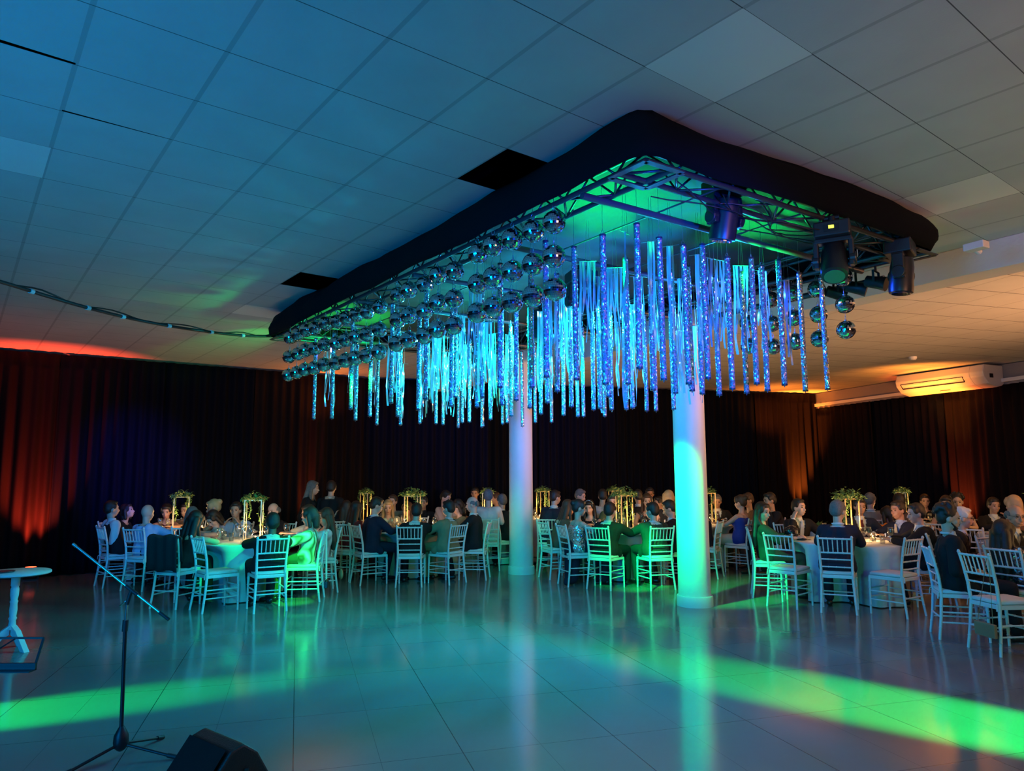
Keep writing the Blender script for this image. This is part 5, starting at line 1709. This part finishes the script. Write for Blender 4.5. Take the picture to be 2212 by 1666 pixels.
    if outfit in ('suit', 'shirt', 'vest', 'jacketdress'):
        if outfit == 'suit' or outfit == 'vest':
            sm = MB(); torso(sm, 0.006)
            sm.cap(neck0 + Vector((0, 0, -0.045)), neck0 + Vector((0, 0.005, 0.015)), 0.064, 0.060)
            sleeves(sm, 0.006 if outfit == 'suit' else 0.026, 1.06 if outfit == 'suit' else 0.48)
            place(fuse(sm, cv, 3, cut=lambda c: c.z > neck0.z + 0.035), 'shirt', CL[shirt], e)
        jm = MB(); torso(jm, 0.020 if outfit != 'shirt' else 0.010, neck=(outfit != 'vest'))
        if outfit == 'vest':
            for s in (-1, 1): jm.cap(chest + Vector((s * 0.05, 0, 0.04)), neck0 + Vector((s * 0.06, -0.005, -0.055)), 0.085, 0.052)
        if outfit == 'suit':
            sleeves(jm, 0.012)
            for s in (-1, 1): jm.ell((sh[0] if s < 0 else sh[1]) + Vector((s * 0.002, 0, 0.008)), (0.062, 0.068, 0.050))
            if not stand:
                for s in (-1, 1): jm.cap(pel + Vector((s * 0.10, -0.02, 0.04)), pel + Vector((s * 0.15, 0.10, -0.03)), 0.10, 0.07)
                jm.cap(pel + Vector((-0.08, -0.05, 0.0)), pel + Vector((0.08, -0.05, 0.0)), 0.115, 0.115)
        elif outfit == 'shirt': sleeves(jm, 0.008, 0.95 if not extra == 'short' else 0.42)
        vy = chest.y
        open_ = outfit in ('suit', 'vest')

        def cutj(c):
            if c.z > neck0.z - (0.028 if outfit != 'shirt' else 0.02) and abs(c.x - neck0.x) < 0.085 and c.z > neck0.z - 0.02: return True
            if c.z > neck0.z + 0.02: return True
            if open_:
                z0 = waist.z + 0.02
                if c.z > z0:
                    ax = neck0.x + (waist.x - neck0.x) * (neck0.z - c.z) / max(0.01, neck0.z - z0)
                    ay = neck0.y + (waist.y - neck0.y) * (neck0.z - c.z) / max(0.01, neck0.z - z0)
                    if c.y > ay + 0.02 and abs(c.x - ax) < 0.012 + 0.075 * (c.z - z0) / (neck0.z - z0): return True
            return False
        o = place(fuse(jm, cv, 3, cut=cutj), {'suit': 'jacket', 'vest': 'vest', 'shirt': 'shirt', 'jacketdress': 'jacket'}[outfit], topm, e)
        s2 = o.modifiers.new('thickness', 'SOLIDIFY'); s2.thickness = 0.006; s2.offset = 1
        if outfit == 'suit':
            lm = MB()   # shirt collar
            for s in (-1, 1):
                a0 = neck0 + Vector((s * 0.062, -0.02, 0.018)); a1 = neck0 + Vector((s * 0.030, 0.052, -0.002)); a2 = neck0 + Vector((s * 0.012, 0.075, -0.045))
                lm.path([a0, a1, a2], [0.011, 0.011, 0.006], 6)
            lm.path([neck0 + Vector((0.064 * cos(t), 0.064 * sin(t) - 0.005, 0.018)) for t in [pi + pi * q / 10 for q in range(11)]], 0.012, 6)
            lm.build('collar', CL[shirt], e, smooth=True)
        if tie:
            tm = MB()
            p0 = neck0 + Vector((0, 0.085, -0.02)); zc = waist.z + 0.06
            q1 = Vector((chest.x, chest.y + 0.135, chest.z + 0.03)); q2 = Vector((waist.x, waist.y + 0.135, zc))
            tm.bar(p0, p0 + Vector((0, 0.006, -0.03)), 0.034, 0.016)
            pts_ = [(p0 + Vector((0, 0.004, -0.025)), 0.012), (q1, 0.028), (q2, 0.038), (q2 + Vector((0, 0, -0.035)), 0.004)]
            vs = []
            for p_, wd in pts_: vs += [p_ + Vector((-wd, 0, 0)), p_ + Vector((wd, 0, 0)), p_ + Vector((wd, -0.008, 0)), p_ + Vector((-wd, -0.008, 0))]
            tm.add(vs, [(4 * i + a, 4 * i + (a + 1) % 4, 4 * (i + 1) + (a + 1) % 4, 4 * (i + 1) + a) for i in range(3) for a in range(4)])
            tm.build('tie', CL[tie], e, bevel=0.002)
        pm = MB(); legs(pm, 0.006)
        place(fuse(pm, 0.014, 3), 'trousers' if outfit != 'jacketdress' else 'skirt', botm, e)
    if outfit in ('dress', 'strap', 'blouse'):
        dm = MB(); torso(dm, 0.010, neck=(outfit != 'strap'))
        if outfit == 'blouse': sleeves(dm, 0.022, 0.85)
        zc = chest.z + 0.055 if outfit == 'strap' else neck0.z - 0.035

        def cutd(c):
            if c.z > zc and outfit == 'strap': return True
            if outfit != 'strap':
                if c.z > neck0.z - 0.03 and abs(c.x - neck0.x) < 0.09: return True
                if outfit == 'dress' and c.z > chest.z + 0.05 and abs(c.x - neck0.x) < 0.075: return True
            return False
        o = place(fuse(dm, cv, 3, cut=cutd), 'blouse' if outfit == 'blouse' else 'bodice', topm, e)
        s2 = o.modifiers.new('thickness', 'SOLIDIFY'); s2.thickness = 0.005; s2.offset = 1
        km = MB()
        if bottom == 'trousers': bottom = top
        if outfit == 'blouse': legs(km, 0.006); nm = 'trousers'
        else:
            nm = 'skirt'
            for i in (0, 1):
                km.cap(hp[i], kn[i], 0.105, 0.085); km.cap(kn[i], an[i] + Vector((0, 0.02, 0.03)), 0.085, 0.11)
            km.cap(hp[0], hp[1], 0.11, 0.11); km.cap(hp[0] * .5 + hp[1] * .5, kn[0] * .5 + kn[1] * .5, 0.10, 0.09); km.cap(kn[0] * .5 + kn[1] * .5, an[0] * .5 + an[1] * .5 + Vector((0, 0, 0.04)), 0.09, 0.12)
            if not stand and extra == 'train':
                km.cap(pel + Vector((0, -0.06, 0.0)), Vector((0.02, -0.10, 0.12)), 0.14, 0.11); km.cap(Vector((0.02, -0.10, 0.12)), Vector((0.10, -0.22, 0.06)), 0.11, 0.05)
        place(fuse(km, 0.014, 3, cut=lambda c: c.z < 0.015), nm, botm, e)
    if extra == 'tiara':
        tm = MB()
        tm.path([hd(0.078 * cos(t), 0.028, 0.055 + 0.078 * sin(t)) for t in [pi * q / 10 for q in range(11)]], 0.006, 6)
        tm.build('headband', CL['sequin'], e, smooth=True)
    if extra == 'collar':
        wm = MB()
        wm.path([neck0 + Vector((-0.17, -0.02, -0.03)), neck0 + Vector((-0.08, -0.05, 0.0)), neck0 + Vector((0, -0.06, -0.012)), neck0 + Vector((0.08, -0.05, 0.0)), neck0 + Vector((0.17, -0.02, -0.03))], [0.008, 0.024, 0.030, 0.024, 0.008], 8)
        wm.build('collar', CL['white'], e, smooth=True)
    shm = MB()
    for i in (0, 1):
        sm_ = MB(); a = an[i]
        sm_.cap(a + Vector((0, -0.035, -0.048)), a + Vector((0, 0.04, -0.046)), 0.040, 0.038); sm_.cap(a + Vector((0, 0.04, -0.048)), a + Vector((0, 0.145, -0.056)), 0.038, 0.030)
        me_ = fuse(sm_, 0.012, 2)
        for v in me_.vertices: v.co.z = max(v.co.z, 0.0)
        place(me_, 'shoe', M_SHOE, e)
    return e


def guest(*a, **k):
    return person(*a, **k)


# --- leftmost table
guest(238, 1093, 11.5, 10, 'man in white short sleeves and a dark vest at the far left', 'vest', 'black', shirt='white', hair='black', chair='c1', arms='lap', bow=0.0, look=0)
guest(273, 1098, 12.5, 5, 'woman with dark bobbed hair lifting her chin, in a black dress at the far left', 'dress', 'black', hair='black', style='bob', female=True, bow=-0.25, arms='lap')
guest(317, 1102, 11.2, 60, 'bald man in a blue shirt seen from behind at the leftmost table', 'shirt', 'lblue', 'black', hair='grey', style='bald', chair='c2', bow=0.1)
guest(357, 1099, 12.75, 285, 'woman with dark hair pinned back and bare shoulders facing us at the leftmost table', 'strap', 'burg', hair='black', style='updo', female=True, skin='m', bow=0.35)
guest(399, 1097, 13.1, 262, 'dim man sitting behind the gold frame of the leftmost table', 'shirt', 'brown', hair='black', skin='m', bow=0.2)
guest(413, 1108, 11.35, 100, 'grey-haired woman seen from behind in front of the leftmost gold frame', 'dress', 'black', hair='grey', style='bob', female=True, bow=0.2)
guest(420, 1120, 10.2, 50, 'woman with long dark hair in a dark strapless dress bending to the left front table', 'strap', 'black', hair='black', style='long', female=True, chair='c3', bow=0.5)
guest(459, 1116, 11.1, 215, 'young dark-haired woman bowing her head over her phone at the left', 'dress', 'mint', hair='black', style='bob', female=True, bow=0.75, look=20)
guest(459, 1092, 11.65, 200, 'blonde woman with bare back brightly lit from the candle at the left', 'strap', 'brown', hair='blond', style='updo', female=True, skin='m', bow=0.3)
# --- green and teal lit table
guest(507, 1098, 11.6, 275, 'man in a pale blue shirt hand at his face, behind the left front table', 'shirt', 'lblue', 'black', hair='black', arms=('mouth', 'mouth'), bow=0.1, skin='m')
guest(588, 1100, 11.6, 255, 'bald man in a dark suit with white collar beyond the left gold frame', 'suit', 'black', hair='grey', style='balding', bow=0.15, tie='black')
guest(586, 1126, 9.3, 95, 'dark-skinned man in a dark suit seen from behind at the green and teal lit table', 'suit', 'black', hair='black', skin='d', chair='c5', bow=0.05)
guest(664, 1106, 11.1, 215, 'man in glasses and reddish hair in a pale shirt leaning on the left front table', 'shirt', 'cream', 'black', hair='brown', glasses=True, bow=0.3, arms='table', extra='short')
guest(684, 1114, 9.5, 170, 'woman in a striped blouse glowing bright green at the left front table', 'blouse', 'striped', 'green', hair='brown', style='bob', female=True, chair='c6', bow=0.15, look=-10)
guest(710, 1114, 9.9, 165, 'dark-haired woman in a white cardigan behind the green-lit blouse', 'blouse', 'white', 'burg', hair='brown', style='long', female=True, chair='c7', bow=0.25)
guest(674, 1060, 13.0, 0, 'woman in black with long pale hair and cap standing in profile at the dark curtain', 'shirt', 'black', 'black', hair='grey', style='long', female=True, stand=True, arms='down', bow=0.1)
guest(714, 1052, 13.1, 95, 'server in black with a white winged collar standing at the dark curtain', 'shirt', 'black', 'black', hair='black', style='short', stand=True, arms='down', extra='collar')
guest(746, 1095, 12.8, 100, 'woman with long black hair and a bare arm raised behind the woman in red', 'dress', 'black', hair='black', style='long', female=True, chair=None, arms=('raise', 'table'))
guest(768, 1098, 12.0, 60, 'woman with long dark hair in a red dress left of the broad man in navy', 'dress', 'red', hair='black', style='long', female=True)
# --- middle table
guest(812, 1090, 11.5, 40, 'broad man in a navy suit turned right at the middle table', 'suit', 'navy', hair='black', chair='c8', bow=0.3, look=-15)
guest(836, 1094, 13.2, 270, 'blonde woman in a pale top looking down at the middle table', 'blouse', 'mint', hair='blond', style='long', female=True, bow=0.25, look=10)
guest(846, 1082, 13.95, 260, 'dim guest just behind the blonde woman', 'shirt', 'grey', hair='brown', bow=0.1)
guest(878, 1099, 13.2, 240, 'brown-haired woman beside the gold frame of the middle table', 'dress', 'brown', hair='brown', style='long', female=True, skin='m')
guest(898, 1104, 11.2, 90, 'man in a black suit seen straight from behind at the middle table', 'suit', 'black', hair='black', chair='c9', bow=0.1)
guest(912, 1085, 13.8, 268, 'dark-haired man in black facing us right of the middle gold frame', 'suit', 'black', hair='black', shirt='black', skin='m')
guest(966, 1098, 11.4, 118, 'man in a tan suit seen from behind at the middle table', 'suit', 'tan', hair='black', chair='c10', bow=0.15, look=10)
guest(986, 1094, 12.9, 200, 'dark-haired woman in a tan top behind the man in the tan suit', 'blouse', 'tan', hair='black', style='bob', female=True, bow=0.3)
guest(961, 1074, 13.8, 330, 'dim man in a pale pink shirt bending over behind the tan suit', 'shirt', 'pink', hair='black', bow=0.4)
guest(1018, 1089, 11.3, 165, 'bald man in a black suit left of the farther column', 'suit', 'black', hair='grey', style='balding', chair='c11', bow=0.15)
guest(1053, 1073, 13.2, 92, 'man in a white shirt whose head is lit bright orange left of the farther column', 'shirt', 'white', 'black', hair='grey', skin='l')
guest(1082, 1083, 12.2, 30, 'grey-haired man in a dark suit half hidden by the farther column', 'suit', 'black', hair='grey', chair='c12', look=90)
guest(1068, 1077, 15.4, 200, 'reddish dim face behind the grey-haired man at the farther column', 'shirt', 'brown', hair='brown', skin='m')
guest(1024, 1066, 15.3, 265, 'dim face farthest back behind the bald man in black', 'shirt', 'black', hair='black', skin='m')
# --- between the columns
guest(1198, 1076, 13.2, 110, 'man in a navy suit with white collar right of the farther column', 'suit', 'navy', hair='black', chair='c13', look=-50)
guest(1226, 1098, 11.6, 25, 'woman with very long brown hair in profile right of the farther column', 'dress', 'brown', hair='brown', style='long', female=True, chair='c14')
guest(1249, 1099, 11.0, 22, 'woman with pinned dark hair in a silver sequinned top and long dark skirt', 'strap', 'sequin', 'navy', hair='black', style='updo', female=True, chair='c15', look=-10, bow=0.15, extra='train')
guest(1271, 1098, 12.9, 250, 'woman wearing a sparkling headband looking down', 'dress', 'black', hair='black', style='long', female=True, bow=0.3, extra='tiara')
guest(1252, 1073, 14.2, 330, 'grey-haired man in black behind the woman with the headband', 'suit', 'black', hair='grey', bow=0.3)
guest(1300, 1074, 13.6, 90, 'man in a white shirt with an orange-lit neck seen from behind', 'shirt', 'white', 'black', hair='black', skin='l', chair='c30')
guest(1321, 1086, 13.0, 262, 'woman facing us just left of the green-lit gold frame', 'blouse', 'green', hair='black', style='updo', female=True)
guest(1316, 1106, 11.0, 75, 'heavy man in a dark suit seen from behind at the green-lit table', 'suit', 'black', hair='black', chair='c16', bow=0.1)
guest(1396, 1085, 13.0, 265, 'woman in a dark sequinned top facing us behind the man in dark green', 'dress', 'dsequin', hair='brown', style='long', female=True)
guest(1376, 1075, 14.0, 95, 'man in a black suit standing out dimly right of the green-lit greenery', 'suit', 'black', hair='black', skin='m')
guest(1406, 1107, 10.9, 108, 'man in a dark green suit seen from behind left of the nearer column', 'suit', 'dgreen', hair='black', chair='c17', look=30, bow=0.1)
guest(1443, 1102, 11.6, 215, 'dark-haired man bowing his head just left of the nearer column', 'suit', 'black', hair='black', bow=0.4, chair='c18')
guest(1402, 1070, 15.0, 260, 'dim orange face farthest back left of the nearer column', 'shirt', 'brown', hair='black', skin='m')
guest(1442, 1079, 12.45, 95, 'guest with fair hair lit orange behind the man bowing his head', 'dress', 'black', hair='blond', style='bob', female=True)
guest(1421, 1090, 14.4, 200, 'dim guest in black between the woman in sequins and the nearer column', 'shirt', 'black', hair='black', skin='m')
# --- right of the nearer column
guest(1547, 1087, 14.2, 258, 'older man in a white shirt and maroon tie facing us right of the nearer column', 'suit', 'black', tie='burg', hair='grey', skin='m', bow=0.3)
guest(1510, 1095, 12.2, 60, 'guest in a long dark dress mostly hidden by the nearer column', 'dress', 'navy', hair='black', style='bob', female=True, chair='c19')
guest(1597, 1090, 12.6, 135, 'woman with pinned hair in a blue top and pale skirt', 'strap', 'blue', 'cream', hair='brown', style='updo', female=True, chair='c20', skin='l')
guest(1613, 1085, 13.3, 200, 'reddish dim man behind the woman in the blue top', 'shirt', 'brown', hair='brown', skin='m')
guest(1636, 1110, 9.3, 15, 'woman with long dark hair in a dark jacket and burgundy skirt tilting her head', 'blouse', 'dgreen', 'burg', hair='black', style='long', female=True, chair='c21', look=-40)
guest(1660, 1086, 12.3, 190, 'dim guest in black between the dark-haired woman and the man with the blue tie', 'shirt', 'black', hair='black', skin='m', arms=('raise', 'table'))
guest(1724, 1102, 10.9, 285, 'man in a dark suit and blue tie facing us at the big white table', 'suit', 'black', tie='lblue', hair='black', arms=('out', 'raise'), look=12, bow=0.0)
guest(1808, 1110, 8.95, 84, 'grey-haired man in a dark suit seen from behind at the big white table', 'suit', 'navy', hair='grey', chair='c23', look=-25)
guest(1855, 1101, 11.0, 262, 'man in a navy suit and maroon tie facing us behind the big white table', 'suit', 'navy', tie='burg', hair='black', skin='m')
guest(1878, 1088, 12.6, 60, 'man in a light grey suit in profile behind the man with the maroon tie', 'suit', 'grey', hair='grey', look=-20)
guest(1937, 1109, 10.3, 190, 'smiling man in a light blue shirt and beige tie at the big white table', 'suit', 'navy', shirt='lblue', tie='cream', hair='black', skin='m', look=10)
guest(1976, 1117, 9.4, 160, 'young dark-haired man in profile right of the beige tie', 'suit', 'black', hair='black', look=15)
guest(1915, 1118, 11.9, 100, 'woman in a bright orange dress behind the big white table', 'blouse', 'orange', hair='black', style='bob', female=True)  # orange light is put into the dress colour
guest(1940, 1090, 12.1, 80, 'dark-haired guest in front of the lit gold frame at the right', 'shirt', 'brown', hair='black', skin='m')
guest(1996, 1090, 14.0, 250, 'guest whose face alone shows in the dark at the right', 'shirt', 'black', hair='black', skin='l')
guest(2023, 1126, 8.0, 12, 'man with thick curly dark hair in a dark suit at the right', 'suit', 'black', hair='black', style='curly', chair='c25', beard=True, tie='brown', look=-5, arms='lap')
guest(2078, 1127, 9.0, 320, 'white-haired man with glasses and a patterned tie', 'suit', 'black', tie='grey', hair='white', glasses=True, arms='lap', look=15)
guest(2042, 1097, 11.4, 235, 'woman with dark hair and bare neck before the red-lit curtain', 'dress', 'black', hair='black', style='bob', female=True, skin='m')
guest(2066, 1092, 11.9, 240, 'guest with big dark hair beside the bare-necked woman', 'dress', 'black', hair='black', style='curly', female=True)
guest(2145, 1101, 11.9, 262, 'man in a dark suit facing us behind the candlelit table at the right', 'suit', 'black', hair='black', skin='m', arms=('mouth', 'table'))
guest(2187, 1100, 10.0, 100, 'fair-haired guest behind the man in glasses at the right edge', 'dress', 'brown', hair='blond', style='bob', female=True)
guest(2150, 1160, 7.5, 20, 'woman with long dark hair in a glittering sequinned dress at the right', 'blouse', 'dsequin', 'black', hair='black', style='long', female=True, chair='c27', bow=0.2)
guest(2192, 1124, 8.4, 285, 'balding man with glasses and a dark tie at the right edge', 'suit', 'black', tie='black', hair='grey', style='balding', glasses=True, skin='m', look=-20)

bpy.data.scenes.remove(TMP)

# chairs under the guests whose own chair the photo hides
for q, (hp_, f_, has, gl_) in enumerate(SEATS):
    if has: continue
    o = bpy.data.objects.new('chiavari_chair', FAR_ME); COL.objects.link(o)
    o.location = (hp_.x, hp_.y, 0); o.rotation_euler = (0, 0, yaw_of(f_))
    tag(o, 'white chair under the ' + ' '.join(gl_.split()[:12]), 'chair', 'hidden chairs among the guests')

# tablecloths, pushed in where guests and chairs are tucked under
for tk, (e, ti) in TABLE_E.items():
    c = tables[tk][0]; dents = []
    for (hp_, f_, has, gl_) in SEATS:
        d = hp_ - c
        if d.length < 1.45 and (-d).normalized().dot(f_) > 0.3: dents.append((atan2(d.y, d.x) % (2 * pi), d.length - 0.66, 0.30))
    for (cc, f_) in CHAIRS.values():
        d = cc - c
        if d.length < 1.12: dents.append((atan2(d.y, d.x) % (2 * pi), d.length - 0.26, 0.26))
    cloth(ti, dents).build('tablecloth', M_CLOTH, e, smooth=True)
